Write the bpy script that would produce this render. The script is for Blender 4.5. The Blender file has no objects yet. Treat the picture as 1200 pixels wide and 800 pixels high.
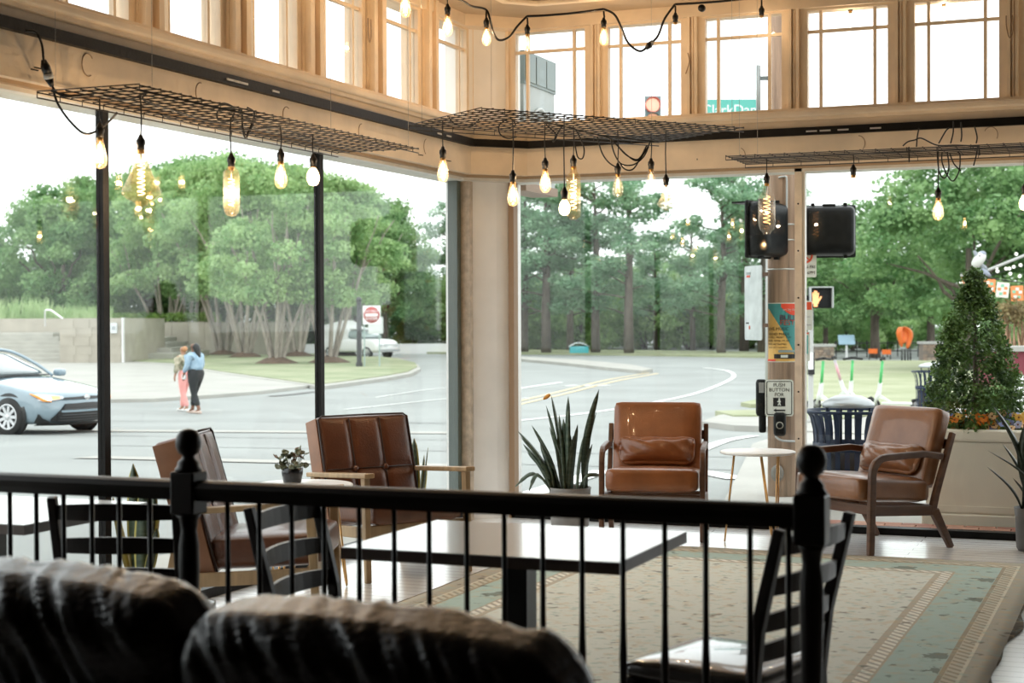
import bpy, bmesh, math, random
import numpy as np
from mathutils import Vector, Matrix, noise as mnoise

SC = bpy.context.scene
COL = SC.collection
R = math.radians
random.seed(7)

# ---------------------------------------------------------------- camera
F_PX, YAW, PITCH, ROLL = 1860.0, R(22.0), R(0.765), R(-0.25)
EYE = np.array([0.0, 0.0, 1.4])
_fw = np.array([-math.sin(YAW)*math.cos(PITCH), math.cos(YAW)*math.cos(PITCH), -math.sin(PITCH)])
_rt = np.array([math.cos(YAW), math.sin(YAW), 0.0])
_up = np.cross(_rt, _fw)
_r2 = _rt*math.cos(ROLL) + _up*math.sin(ROLL)
_u2 = _up*math.cos(ROLL) - _rt*math.sin(ROLL)
cam = bpy.data.cameras.new('camera')
cam_ob = bpy.data.objects.new('camera', cam)
COL.objects.link(cam_ob)
cam.sensor_width = 36.0
cam.lens = F_PX*36.0/1200.0
cam.clip_start, cam.clip_end = 0.05, 900
cam_ob.matrix_world = Matrix(((_r2[0], _u2[0], -_fw[0], EYE[0]), (_r2[1], _u2[1], -_fw[1], EYE[1]),
                              (_r2[2], _u2[2], -_fw[2], EYE[2]), (0, 0, 0, 1)))
cam.dof.use_dof = True
cam.dof.focus_distance = 9.6
cam.dof.aperture_fstop = 4.0
SC.camera = cam_ob

# ---------------------------------------------------------------- sky and exposure
world = bpy.data.worlds.new('overcast_sky')
SC.world = world
world.use_nodes = True
_bg = world.node_tree.nodes['Background']
_bg.inputs['Color'].default_value = (0.96, 0.985, 1.0, 1)
_bg.inputs['Strength'].default_value = 1.55
SC.view_settings.view_transform = 'Standard'
SC.view_settings.look = 'None'
SC.view_settings.gamma = 1.0
SC.view_settings.use_curve_mapping = False
SC.view_settings.exposure = 0.82
BULB_W = 3.2
try:
    SC.cycles.use_denoising = True
    SC.cycles.max_bounces = 10
    SC.cycles.diffuse_bounces = 5
    SC.cycles.glossy_bounces = 4
    SC.cycles.transparent_max_bounces = 24
    SC.cycles.sample_clamp_indirect = 6.0
    SC.cycles.caustics_reflective = False
    SC.cycles.caustics_refractive = False
except Exception:
    pass

# ---------------------------------------------------------------- pixel -> place helpers (1200 x 800 frame, real distances)
def ray(px, py):
    return _fw + _r2*(px-600)/F_PX - _u2*(py-400)/F_PX
def DP(px, py, d):
    return EYE + ray(px, py)*d
def ZP(px, py, z):
    r = ray(px, py); return EYE + r*((z-EYE[2])/r[2])
def YP(px, py, y):
    r = ray(px, py); return EYE + r*(y/r[1])
def XP(px, py, x):
    r = ray(px, py); return EYE + r*(x/r[0])
def S_of(x, y):
    return -math.sin(YAW)*x + math.cos(YAW)*y
def st(s, t):
    """depth s and sideways t -> room x, y"""
    return (-math.sin(YAW)*s + math.cos(YAW)*t, math.cos(YAW)*s + math.sin(YAW)*t)
SBREAK = [12.5, 18, 24, 30, 34, 38, 42]
def gz(x, y):
    s = S_of(x, y)
    if s < 12.5: return -0.05
    if s < 34: return -0.05 - 0.03*(s-12.5)
    if s < 42: return -0.695 - 0.03*(s-34) + 0.03*(s-34)**2/16
    return -0.815
def GP(px, py):
    r = ray(px, py); lo, hi = 3.0, 400.0
    for _ in range(60):
        m = (lo+hi)/2; p = EYE + r*m
        if p[2] > gz(p[0], p[1]): lo = m
        else: hi = m
    p = EYE + r*lo
    return p
def GS(px, s):
    """ground point in picture column px at depth s"""
    x, y = st(s, (px-600)/F_PX*s)
    return np.array([x, y, gz(x, y)])
def HZ(py, s):
    """height of picture row py at depth s"""
    return 1.4 - (py-375)/F_PX*s

# ---------------------------------------------------------------- materials
def lin(h):
    h = h.lstrip('#'); v = [int(h[i:i+2], 16)/255 for i in (0, 2, 4)]
    return tuple(c/12.92 if c <= .04045 else ((c+.055)/1.055)**2.4 for c in v)
MATS = {}
def _nodes(name):
    m = bpy.data.materials.new(name); m.use_nodes = True
    nt = m.node_tree; return m, nt, nt.nodes['Principled BSDF']
def M(name, col, rough=.5, metal=0.0, var=0.0, vscale=6.0, bump=0.0, bscale=40.0, stretch=(1, 1, 1), spec=.5, col2=None, detail=3.0, coat=0.0):
    if name in MATS: return MATS[name]
    m, nt, b = _nodes(name)
    col = lin(col) if isinstance(col, str) else col
    b.inputs['Roughness'].default_value = rough
    b.inputs['Metallic'].default_value = metal
    b.inputs['Specular IOR Level'].default_value = spec
    if coat: b.inputs['Coat Weight'].default_value = coat
    if var or bump or col2:
        tc = nt.nodes.new('ShaderNodeTexCoord'); mp = nt.nodes.new('ShaderNodeMapping')
        mp.inputs['Scale'].default_value = stretch
        nt.links.new(tc.outputs['Object'], mp.inputs['Vector'])
    if var or col2:
        n = nt.nodes.new('ShaderNodeTexNoise'); n.inputs['Scale'].default_value = vscale; n.inputs['Detail'].default_value = detail
        nt.links.new(mp.outputs['Vector'], n.inputs['Vector'])
        rp = nt.nodes.new('ShaderNodeValToRGB')
        c2 = (lin(col2) if isinstance(col2, str) else col2) if col2 else tuple(min(1, c*(1+var)) for c in col)
        c1 = col if col2 else tuple(c*(1-var) for c in col)
        rp.color_ramp.elements[0].position = .32; rp.color_ramp.elements[1].position = .68
        rp.color_ramp.elements[0].color = (*c1, 1); rp.color_ramp.elements[1].color = (*c2, 1)
        nt.links.new(n.outputs['Fac'], rp.inputs['Fac'])
        nt.links.new(rp.outputs['Color'], b.inputs['Base Color'])
    else:
        b.inputs['Base Color'].default_value = (*col, 1)
    if bump:
        n2 = nt.nodes.new('ShaderNodeTexNoise'); n2.inputs['Scale'].default_value = bscale; n2.inputs['Detail'].default_value = 4
        nt.links.new(mp.outputs['Vector'], n2.inputs['Vector'])
        bp = nt.nodes.new('ShaderNodeBump'); bp.inputs['Strength'].default_value = bump; bp.inputs['Distance'].default_value = .01
        nt.links.new(n2.outputs['Fac'], bp.inputs['Height']); nt.links.new(bp.outputs['Normal'], b.inputs['Normal'])
    MATS[name] = m; return m
def M_glass(name, tint=(1, 1, 1), base=.022, glow=0.0, glowcol=(1, .8, .5), rough=0.0):
    """thin clear glass: see-through with angle dependent mirror reflection"""
    m = bpy.data.materials.new(name); m.use_nodes = True; nt = m.node_tree
    for n in list(nt.nodes): nt.nodes.remove(n)
    out = nt.nodes.new('ShaderNodeOutputMaterial'); tr = nt.nodes.new('ShaderNodeBsdfTransparent'); gl = nt.nodes.new('ShaderNodeBsdfGlossy')
    gl.inputs['Roughness'].default_value = rough
    tr.inputs['Color'].default_value = (*tint, 1)
    g = nt.nodes.new('ShaderNodeNewGeometry'); d = nt.nodes.new('ShaderNodeVectorMath'); d.operation = 'DOT_PRODUCT'
    nt.links.new(g.outputs['Incoming'], d.inputs[0]); nt.links.new(g.outputs['Normal'], d.inputs[1])
    def mth(op, a, b=None):
        n = nt.nodes.new('ShaderNodeMath'); n.operation = op
        for i, v in enumerate((a, b)):
            if v is None: continue
            if isinstance(v, (int, float)): n.inputs[i].default_value = v
            else: nt.links.new(v, n.inputs[i])
        return n.outputs[0]
    c = mth('ABSOLUTE', d.outputs['Value']); k = mth('SUBTRACT', 1.0, c); k = mth('POWER', k, 5.0)
    k = mth('MULTIPLY', k, .40); k = mth('ADD', k, base)
    mx = nt.nodes.new('ShaderNodeMixShader')
    nt.links.new(k, mx.inputs[0]); nt.links.new(tr.outputs[0], mx.inputs[1]); nt.links.new(gl.outputs[0], mx.inputs[2])
    last = mx
    if glow:
        tl = nt.nodes.new('ShaderNodeBsdfTranslucent'); tl.inputs['Color'].default_value = (*glowcol, 1)
        m2 = nt.nodes.new('ShaderNodeMixShader'); m2.inputs[0].default_value = glow
        nt.links.new(mx.outputs[0], m2.inputs[1]); nt.links.new(tl.outputs[0], m2.inputs[2]); last = m2
    nt.links.new(last.outputs[0], out.inputs['Surface'])
    MATS[name] = m; return m
def M_emit(name, col, strength):
    m, nt, b = _nodes(name)
    b.inputs['Base Color'].default_value = (0.02, .02, .02, 1)
    b.inputs['Emission Color'].default_value = (*col, 1); b.inputs['Emission Strength'].default_value = strength
    MATS[name] = m; return m
def M_leaf(name, c1, c2, trans=.35, scale=.5, rough=.55):
    """leaf: two greens mixed by noise, some light passing through"""
    m, nt, b = _nodes(name)
    out = nt.nodes['Material Output']
    tc = nt.nodes.new('ShaderNodeTexCoord'); n = nt.nodes.new('ShaderNodeTexNoise'); n.inputs['Scale'].default_value = scale; n.inputs['Detail'].default_value = 6
    nt.links.new(tc.outputs['Object'], n.inputs['Vector'])
    rp = nt.nodes.new('ShaderNodeValToRGB'); rp.color_ramp.elements[0].position = .35; rp.color_ramp.elements[1].position = .65
    rp.color_ramp.elements[0].color = (*lin(c1), 1); rp.color_ramp.elements[1].color = (*lin(c2), 1)
    nt.links.new(n.outputs['Fac'], rp.inputs['Fac']); nt.links.new(rp.outputs['Color'], b.inputs['Base Color'])
    b.inputs['Roughness'].default_value = rough
    tl = nt.nodes.new('ShaderNodeBsdfTranslucent'); nt.links.new(rp.outputs['Color'], tl.inputs['Color'])
    mx = nt.nodes.new('ShaderNodeMixShader'); mx.inputs[0].default_value = trans
    nt.links.new(b.outputs[0], mx.inputs[1]); nt.links.new(tl.outputs[0], mx.inputs[2]); nt.links.new(mx.outputs[0], out.inputs['Surface'])
    MATS[name] = m; return m

# ---------------------------------------------------------------- mesh building helpers
class MB:
    def __init__(s): s.v = []; s.f = []; s.smooth = []
    def add(s, vs, fs, smooth=False):
        o = len(s.v); s.v += [tuple(map(float, v)) for v in vs]; s.f += [tuple(i+o for i in f) for f in fs]; s.smooth += [smooth]*len(fs); return s
    def box(s, x0, x1, y0, y1, z0, z1, bev=0.0):
        if bev <= 0:
            vs = [(x, y, z) for z in (z0, z1) for y in (y0, y1) for x in (x0, x1)]
            return s.add(vs, [(0, 2, 3, 1), (4, 5, 7, 6), (0, 1, 5, 4), (2, 6, 7, 3), (0, 4, 6, 2), (1, 3, 7, 5)])
        bm = bmesh.new(); bmesh.ops.create_cube(bm, size=1)
        for v in bm.verts: v.co = Vector(((x0+x1)/2+v.co.x*(x1-x0), (y0+y1)/2+v.co.y*(y1-y0), (z0+z1)/2+v.co.z*(z1-z0)))
        bmesh.ops.bevel(bm, geom=list(bm.edges), offset=bev, segments=2, profile=.7, affect='EDGES')
        bm.verts.index_update()
        s.add([v.co[:] for v in bm.verts], [[v.index for v in f.verts] for f in bm.faces], True); bm.free(); return s
    def bar(s, p, q, w, h=None, up=(0, 0, 1)):
        """rectangular bar from p to q, w wide, h high"""
        h = w if h is None else h
        p, q = Vector(p), Vector(q); d = (q-p).normalized(); u = Vector(up)
        if abs(d.dot(u)) > .98: u = Vector((0, 1, 0))
        r = d.cross(u).normalized(); u = r.cross(d).normalized()
        vs = [c+r*a*w/2+u*b*h/2 for c in (p, q) for a, b in ((-1, -1), (1, -1), (1, 1), (-1, 1))]
        return s.add([v[:] for v in vs], [(3, 2, 1, 0), (4, 5, 6, 7), (0, 1, 5, 4), (1, 2, 6, 5), (2, 3, 7, 6), (3, 0, 4, 7)])
    def tube(s, pts, r, n=8, closed=False, cap=True):
        """round tube along points; r a number or list"""
        P = [Vector(p) for p in pts]; m = len(P)
        rr = r if isinstance(r, (list, tuple)) else [r]*m
        vs = []; prev = None
        for i in range(m):
            a = P[i-1] if (i > 0 or closed) else P[i]; b = P[(i+1) % m] if (i < m-1 or closed) else P[i]
            d = (b-a); d = d.normalized() if d.length > 1e-9 else Vector((0, 0, 1))
            if prev is None:
                u = Vector((0, 0, 1)) if abs(d.z) < .9 else Vector((1, 0, 0)); u = (u-d*u.dot(d)).normalized()
            else:
                u = (prev-d*prev.dot(d)); u = u.normalized() if u.length > 1e-6 else prev
            prev = u; w = d.cross(u)
            for k in range(n):
                t = 2*math.pi*k/n; vs.append((P[i]+(u*math.cos(t)+w*math.sin(t))*rr[i])[:])
        fs = []
        for i in range(m if closed else m-1):
            j = (i+1) % m
            for k in range(n): fs.append((i*n+k, i*n+(k+1) % n, j*n+(k+1) % n, j*n+k))
        if cap and not closed: fs.append(tuple(range(n-1, -1, -1))); fs.append(tuple(range((m-1)*n, m*n)))
        return s.add(vs, fs, True)
    def lathe(s, prof, n=20, c=(0, 0, 0), cap=True):
        """profile of (radius, z) turned about the vertical axis through c"""
        vs = []; fs = []; m = len(prof)
        for r_, z in prof:
            for k in range(n):
                t = 2*math.pi*k/n; vs.append((c[0]+r_*math.cos(t), c[1]+r_*math.sin(t), c[2]+z))
        for i in range(m-1):
            for k in range(n): fs.append((i*n+k, i*n+(k+1) % n, (i+1)*n+(k+1) % n, (i+1)*n+k))
        if cap: fs.append(tuple(range(n-1, -1, -1))); fs.append(tuple(range((m-1)*n, m*n)))
        return s.add(vs, fs, True)
    def prism(s, poly, z0, z1):
        n = len(poly); vs = [(x, y, z0) for x, y in poly]+[(x, y, z1) for x, y in poly]
        return s.add(vs, [tuple(range(n-1, -1, -1)), tuple(range(n, 2*n))]+[(i, (i+1) % n, n+(i+1) % n, n+i) for i in range(n)])
    def loft(s, rings, cap=True, smooth=True):
        n = len(rings[0]); vs = [p for r_ in rings for p in r_]; fs = []
        for i in range(len(rings)-1):
            for k in range(n): fs.append((i*n+k, i*n+(k+1) % n, (i+1)*n+(k+1) % n, (i+1)*n+k))
        if cap: fs.append(tuple(range(n-1, -1, -1))); fs.append(tuple(range((len(rings)-1)*n, len(rings)*n)))
        return s.add(vs, fs, smooth)
    def ball(s, c, r, nu=12, nv=8):
        rx, ry, rz = (r, r, r) if isinstance(r, (int, float)) else r
        rings = []
        for i in range(nv+1):
            a = -math.pi/2+math.pi*i/nv; a = max(-1.54, min(1.54, a))
            rings.append([(c[0]+rx*math.cos(a)*math.cos(2*math.pi*k/nu), c[1]+ry*math.cos(a)*math.sin(2*math.pi*k/nu), c[2]+rz*math.sin(a)) for k in range(nu)])
        return s.loft(rings)
    def xf(s, mat, i0=0):
        for i in range(i0, len(s.v)): s.v[i] = (mat @ Vector(s.v[i]))[:]
        return s
    def mesh(s, name, mat):
        me = bpy.data.meshes.new(name); me.from_pydata(s.v, [], s.f)
        me.polygons.foreach_set('use_smooth', s.smooth); me.materials.append(mat); me.update(); return me
    def build(s, name, mat, parent=None, loc=None, rot=None):
        return OB(name, s.mesh(name, mat), parent, loc, rot)
def OB(name, me, parent=None, loc=None, rot=None):
    o = bpy.data.objects.new(name, me); COL.objects.link(o)
    if parent is not None: o.parent = parent
    if loc is not None: o.location = loc
    if rot is not None: o.rotation_euler = rot
    return o
def tag(o, label=None, cat=None, group=None, kind=None):
    if label: o['label'] = label
    if cat: o['category'] = cat
    if group: o['group'] = group
    if kind: o['kind'] = kind
    return o
def thing(name, label, cat, loc=(0, 0, 0), rz=0.0, group=None, kind=None):
    o = bpy.data.objects.new(name, None); COL.objects.link(o)
    o.location = tuple(map(float, loc)); o.rotation_euler = (0, 0, rz); o.empty_display_size = .1
    return tag(o, label, cat, group, kind)
KIDS = {}
def kids(o):
    return [c for c in COL.objects if c.parent == o]
def copy_tree(o, loc=None, rz=None, scale=None, label=None, group=None, parent=None):
    c = o.copy(); COL.objects.link(c); c.parent = parent
    if loc is not None: c.location = tuple(map(float, loc))
    if rz is not None: c.rotation_euler = (c.rotation_euler[0], c.rotation_euler[1], rz)
    if scale is not None: c.scale = scale if isinstance(scale, (tuple, list)) else (scale,)*3
    if label: c['label'] = label
    if group: c['group'] = group
    for k in kids(o): copy_tree(k, parent=c)
    return c
def smod(o, lv=1):
    m = o.modifiers.new('subd', 'SUBSURF'); m.levels = lv; m.render_levels = lv; return o
def bevel(o, w, seg=2):
    m = o.modifiers.new('bev', 'BEVEL'); m.width = w; m.segments = seg; m.limit_method = 'ANGLE'; return o
_txt_cache = {}
def text_verts(body, size, ext=.002, align='CENTER'):
    cu = bpy.data.curves.new('lettering', 'FONT'); cu.body = body; cu.size = size; cu.extrude = ext; cu.align_x = align; cu.align_y = 'CENTER'; cu.resolution_u = 3
    o = bpy.data.objects.new('lettering', cu); COL.objects.link(o)
    dg = bpy.context.evaluated_depsgraph_get(); me = bpy.data.meshes.new_from_object(o.evaluated_get(dg))
    vs = [v.co[:] for v in me.vertices]; fs = [tuple(p.vertices) for p in me.polygons]
    bpy.data.objects.remove(o); bpy.data.curves.remove(cu); bpy.data.meshes.remove(me)
    return vs, fs
def spline(pts, n=8):
    """smooth curve through points"""
    P = [Vector(p) for p in pts]; out = []
    for i in range(len(P)-1):
        a = P[max(0, i-1)]; b = P[i]; c = P[i+1]; d = P[min(len(P)-1, i+2)]
        for k in range(n):
            t = k/n
            out.append((.5*((2*b)+(c-a)*t+(2*a-5*b+4*c-d)*t*t+(3*b-a-3*c+d)*t**3))[:])
    out.append(P[-1][:]); return out
# ---------------------------------------------------------------- common materials
XL, YB = -4.48, 10.47            # glass planes of the left and the far wall
PAINT = M('warm_cream_paint', (.82, .68, .51), .55, var=.08, vscale=5, bump=.25, bscale=18)
PAINT_W = M('white_column_paint', (.90, .89, .87), .5, var=.04, vscale=4, bump=.15, bscale=30)
TRIMW = M('chalky_white_trim', (.78, .75, .68), .5, var=.07, vscale=9)
BLACKM = M('black_painted_metal', (.008, .007, .006), .5, var=.3, vscale=14, bump=.15, bscale=60, spec=.18)
GREYM = M('dull_green_grey_metal', (.10, .13, .125), .45)
GLASS = M_glass('window_glass', (.965, .985, .975))
GLASS_OLD = M_glass('old_window_glass', (.985, .995, .99))
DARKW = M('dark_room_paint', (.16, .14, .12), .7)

def floor_mat():
    m, nt, b = _nodes('grey_washed_floorboards')
    tc = nt.nodes.new('ShaderNodeTexCoord')
    br = nt.nodes.new('ShaderNodeTexBrick'); br.inputs['Scale'].default_value = 1.0
    br.inputs['Brick Width'].default_value = 1.35; br.inputs['Row Height'].default_value = .095; br.inputs['Mortar Size'].default_value = .0035
    br.inputs['Color1'].default_value = (.86, .85, .83, 1); br.inputs['Color2'].default_value = (.79, .78, .76, 1); br.inputs['Mortar'].default_value = (.40, .38, .36, 1)
    nt.links.new(tc.outputs['Object'], br.inputs['Vector'])
    mp = nt.nodes.new('ShaderNodeMapping'); mp.inputs['Scale'].default_value = (1.2, 22, 1); nt.links.new(tc.outputs['Object'], mp.inputs['Vector'])
    n = nt.nodes.new('ShaderNodeTexNoise'); n.inputs['Scale'].default_value = 3; n.inputs['Detail'].default_value = 6; nt.links.new(mp.outputs['Vector'], n.inputs['Vector'])
    mx = nt.nodes.new('ShaderNodeMix'); mx.data_type = 'RGBA'; mx.blend_type = 'OVERLAY'; mx.inputs[0].default_value = .15
    nt.links.new(br.outputs['Color'], mx.inputs[6]); nt.links.new(n.outputs['Color'], mx.inputs[7]); nt.links.new(mx.outputs[2], b.inputs['Base Color'])
    b.inputs['Roughness'].default_value = .23; b.inputs['Coat Weight'].default_value = .6; b.inputs['Coat Roughness'].default_value = .16
    bp = nt.nodes.new('ShaderNodeBump'); bp.inputs['Strength'].default_value = .12; bp.inputs['Distance'].default_value = .004
    nt.links.new(br.outputs['Fac'], bp.inputs['Height']); bp.invert = True; nt.links.new(bp.outputs['Normal'], b.inputs['Normal'])
    return m
FLOOR = floor_mat()

def structure(o, label, cat): return tag(o, label, cat, kind='structure')
fl = MB().box(-4.6, 6, -5, 10.56, -.045, 0).build('floor', FLOOR); structure(fl, 'shiny grey washed floorboards of the cafe', 'floor')
ce = MB().box(-4.6, 6, -5, 10.56, 4.0, 4.1).build('ceiling', M('ceiling_dark', (.07, .06, .05), .8)); structure(ce, 'dark painted ceiling above the seating area', 'ceiling')  # out-of-view ceiling, darkened to cut warm bounce on rug and sofa
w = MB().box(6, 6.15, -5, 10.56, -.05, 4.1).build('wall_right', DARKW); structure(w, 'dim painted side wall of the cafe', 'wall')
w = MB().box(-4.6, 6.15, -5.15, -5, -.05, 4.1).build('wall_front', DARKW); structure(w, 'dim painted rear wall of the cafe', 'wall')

# corner column
colm = thing('wall_corner', 'cream painted corner column between the two glass walls', 'column', (0, 0, 0), kind='structure')
cpoly = [(-4.63, 10.22), (-4.46, 10.22), (-4.30, 10.36), (-4.22, 10.47), (-4.22, 10.62), (-4.63, 10.62)]
MB().prism(cpoly, -.05, 3.52).build('column_post', PAINT_W, colm)
MB().box(-4.50, -4.425, 10.165, 10.225, 0, 2.41).build('jamb_strip', M('jamb_paint', (.50, .40, .30), .55, var=.2, vscale=20), colm)
MB().box(-4.56, -4.49, 10.10, 10.19, -.05, 2.42).build('steel_jamb', GREYM, colm)
MB().box(-4.235, -4.195, 10.42, 10.50, 0, 2.41).build('jamb_strip', M('jamb_brown', (.34, .22, .13), .6), colm)

# beam that runs round the corner
def band(off, z0, z1, x_end=2.5, y_end=2.2, thick=None):
    """strip with a cut corner that follows the inside of both glass walls, its face off metres inside the glass"""
    xl, yb = XL+off, YB-off
    k = .3
    inner = [(xl, y_end), (xl, 10.35-k-(off-.12)*.6), (-4.36+k+(off-.12)*.6, yb), (x_end, yb)]
    if thick is None: outer = [(x_end, 10.62), (-4.63, 10.62), (-4.63, y_end)]
    else:
        xo, yo = xl-thick, yb+thick; q = thick*.42
        outer = [(x_end, yo), (inner[2][0]-q, yo), (xo, inner[1][1]+q), (xo, y_end)]
    poly = (inner+outer)[::-1]
    return MB().prism(poly[::-1], z0, z1)
beam = thing('trim_1', 'cream painted timber beam running round the corner above the glass', 'beam', kind='structure')
band(.12, 2.41, 2.72).build('beam_board', PAINT, beam)
band(.155, 2.695, 2.715, thick=.10).build('sill_moulding', PAINT, beam)
bevel(band(.185, 2.715, 2.755, thick=.20).build('sill_moulding', PAINT, beam), .012, 3)
band(.15, 2.755, 2.775, thick=.14).build('sill_moulding', PAINT, beam)
band(.045, 2.372, 2.412).build('glazing_head', TRIMW, beam)
band(.075, 2.392, 2.412).build('glazing_head', M('worn_brown_edge', (.42, .30, .19), .6), beam)
for px, py, a0, a1, w in ((103, 76, 40, 300, 'L'), (235, 109, 80, 290, 'L'), (336, 136, 60, 260, 'L'), (424, 155, 90, 260, 'L'), (500, 172, 100, 250, 'L'),
                       (866, 182, -60, 70, 'R'), (1006, 168, -50, 90, 'R'), (1161, 158, -30, 150, 'R')):
    p = XP(px, py, XL+.121) if w == 'L' else YP(px, py, YB-.121)
    pts = []
    for i in range(15):
        t = R(a0+(a1-a0)*i/14); u, v = .042*math.cos(t), .05*math.sin(t)
        pts.append((p[0], p[1]+u, p[2]+v) if w == 'L' else (p[0]+u, p[1], p[2]+v))
    MB().tube(pts, .0028, 5).build('carved_ring', M('ring_brown', (.36, .25, .16), .7), beam)
for px, py, w in ((36, 81, 'L'), (40, 79, 'L'), (490, 181, 'L'), (523, 188, 'L'), (868, 186, 'R'), (817, 186, 'R')):
    p = XP(px, py, XL+.12) if w == 'L' else YP(px, py, YB-.12)
    q = (p[0]+.03, p[1]+.012, p[2]-.006) if w == 'L' else (p[0]+.008, p[1]-.03, p[2]-.01)
    MB().tube([p, q], .003, 5).build('nail', BLACKM, beam)
track = thing('trim_2', 'black lighting track fixed along the cream beam', 'track', kind='structure')
band(.155, 2.598, 2.648, thick=.035).build('track_rail', BLACKM, track)
for px, w in ((270, 'L'), (278, 'L'), (286, 'L'), (323, 'L'), (515, 'L'), (526, 'L'), (951, 'R'), (967, 'R'), (988, 'R'), (1026, 'R')):
    p = XP(px, 27+px*.255, XL+.156) if w == 'L' else YP(px, 172-(px-605)*.0496, YB-.156)
    b = MB().box(-.004, .004, -.035, .035, -.005, .005) if w == 'L' else MB().box(-.035, .035, -.004, .004, -.005, .005)
    b.build('track_slot', M('track_silver', (.55, .53, .5), .4), track, loc=(p[0], p[1], 2.62))

# soffit and header above the clerestory
sof = thing('trim_3', 'warm tan soffit and header above the clerestory windows', 'soffit', kind='structure')
band(.48, 3.52, 4.02).build('header', M('header_tan', (.50, .38, .25), .6, var=.1, vscale=3), sof)
band(.068, 3.44, 3.525).build('head_casing', PAINT, sof)
bevel(band(.50, 3.515, 3.545, thick=.06).build('header_moulding', PAINT, sof), .008)

# clerestory windows
GW, GH, SW = .52, .65, .05
def glaze_panel(x0, x1, z0, z1): return MB().box(x0, x1, -.003, .003, z0, z1)
proto_win = None
def clerestory(n, loc, rz, label):
    global proto_win
    if proto_win is not None:
        c = copy_tree(proto_win, loc, rz, label=label); c.name = 'window_%d' % n; return c
    t = thing('window_%d' % n, label, 'window', loc, rz, kind='structure'); proto_win = t
    h = GW/2; o = h+SW
    MB().box(-o, -h, -.03, .025, -.075, GH+.055).build('sash_stile', PAINT, t)
    MB().box(h, o, -.03, .025, -.075, GH+.055).build('sash_stile', PAINT, t)
    MB().box(-h, h, -.03, .025, -.075, 0).build('sash_rail', PAINT, t)
    MB().box(-h, h, -.03, .025, GH, GH+.055).build('sash_rail', PAINT, t)
    a = h-.085; zt = GH-.135
    for sx in (-1, 1): MB().box(sx*a-.01, sx*a+.01, -.014, .014, 0, GH).build('muntin', PAINT, t)
    MB().box(-h, h, -.013, .013, zt-.01, zt+.01).build('muntin', PAINT, t)
    for xa, xb in ((-h, -a-.01), (-a+.01, a-.01), (a+.01, h)):
        for za, zb in ((0, zt-.01), (zt+.01, GH)): glaze_panel(xa, xb, za, zb).build('pane', GLASS_OLD, t)
    return t
wn = 1
NICK = ['', 'first', 'second', 'third', 'fourth', 'fifth', 'sixth', 'seventh', 'eighth', 'ninth', 'tenth', 'eleventh', 'twelfth']
RX = [-3.924+.6905*i for i in range(9)]
for i, x in enumerate(RX):
    clerestory(wn, (x, YB, 2.775), 0, '%s clerestory window from the corner column on the far wall' % NICK[i+1]); wn += 1
LY = [10.19-.26-.79*i for i in range(9)]
for i, y in enumerate(LY):
    clerestory(wn, (XL, y, 2.775), R(90), '%s clerestory window from the corner column on the left wall' % NICK[i+1]); wn += 1
cas = thing('trim_4', 'cream fluted casings standing between the clerestory windows', 'casing', kind='structure')
def casing(x, y, wdt, rz, deep):
    m = MB().box(-wdt/2, wdt/2, -deep*.55, .12, 0, .77)
    k = wdt*.33
    for sx in (-1, 1): m.box(sx*k-wdt*.13, sx*k+wdt*.13, -deep, -deep*.5, 0, .77)
    m.box(-.006, .006, -deep*.78, -deep*.5, 0, .77)
    m.build('casing', PAINT, cas, (x, y, 2.76), (0, 0, rz))
for i, x in enumerate(RX):
    casing(x+.345, YB, .075, 0, .06)
casing(RX[0]-.345, YB, .09, 0, .05)
for i, y in enumerate(LY):
    casing(XL, y-.395, .165, R(90), .085)
casing(XL, LY[0]+.345, .06, R(90), .055)

# the two glass walls: mullions, base sills, panes
wl = thing('wall_left', 'glass shopfront wall with slim black mullions beside the street', 'glass wall', kind='structure')
wb = thing('wall_back', 'glass shopfront wall facing the street corner', 'glass wall', kind='structure')
MB().box(XL-.06, XL+.05, 2.3, 10.22, -.05, .05).build('base_sill', BLACKM, wl)
LM = [6.07, 8.11, 4.03]
for y in LM: MB().box(XL-.020, XL+.020, y-.022, y+.022, .05, 2.40).build('mullion', BLACKM, wl)
for y0, y1 in ((8.132, 10.16), (6.092, 8.088), (4.052, 6.048), (2.3, 4.008)):  # nearest pane is out of view, its extent set for side light on the sofa
    MB().box(XL-.004, XL+.004, y0, y1, .05, 2.40).build('pane', GLASS, wl)
MB().box(-4.22, 2.5, YB-.05, YB+.05, -.05, .045).build('base_sill', BLACKM, wb)
RM = [-2.172, -.11, 1.95]
for x in RM:
    mu = MB().box(x-.024, x+.024, YB-.045, YB+.03, .045, 2.40).build('mullion', M('mullion_tan', (.80, .70, .57), .55, var=.1, vscale=12), wb)
    MB().box(x+.024, x+.040, YB-.03, YB+.03, .045, 2.40).build('glazing_bead', TRIMW, wb)
    for k in range(7):
        s_ = MB().lathe([(.006, 0), (.006, .004), (.003, .006)], 8); s_.xf(Matrix.Rotation(R(90), 4, 'X'))
        s_.build('screw', BLACKM, mu, loc=(x, YB-.045, .3+k*.31))
for x0, x1 in ((-4.2, -2.196), (-2.13, -.134), (-.07, 1.926)):  # glass beyond the view runs on to add light indoors
    MB().box(x0, x1, YB-.004, YB+.004, .045, 2.40).build('pane', GLASS, wb)
MB().box(2.5, 6.1, YB-.1, YB+.12, -.05, 4.1).build('unseen_wall_board', DARKW, wb)
MB().box(XL-.12, XL+.1, -5, 2.3, -.05, 4.1).build('unseen_wall_board', DARKW, wl)  # unseen solid stretch, added to limit side light on sofa and railing
MB().box(-4.7, 2.6, YB+.05, YB+.15, 3.48, 4.2).build('upper_wall', PAINT, wb)
MB().box(XL-.15, XL-.05, 2.2, 10.6, 3.48, 4.2).build('upper_wall', PAINT, wl)
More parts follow.
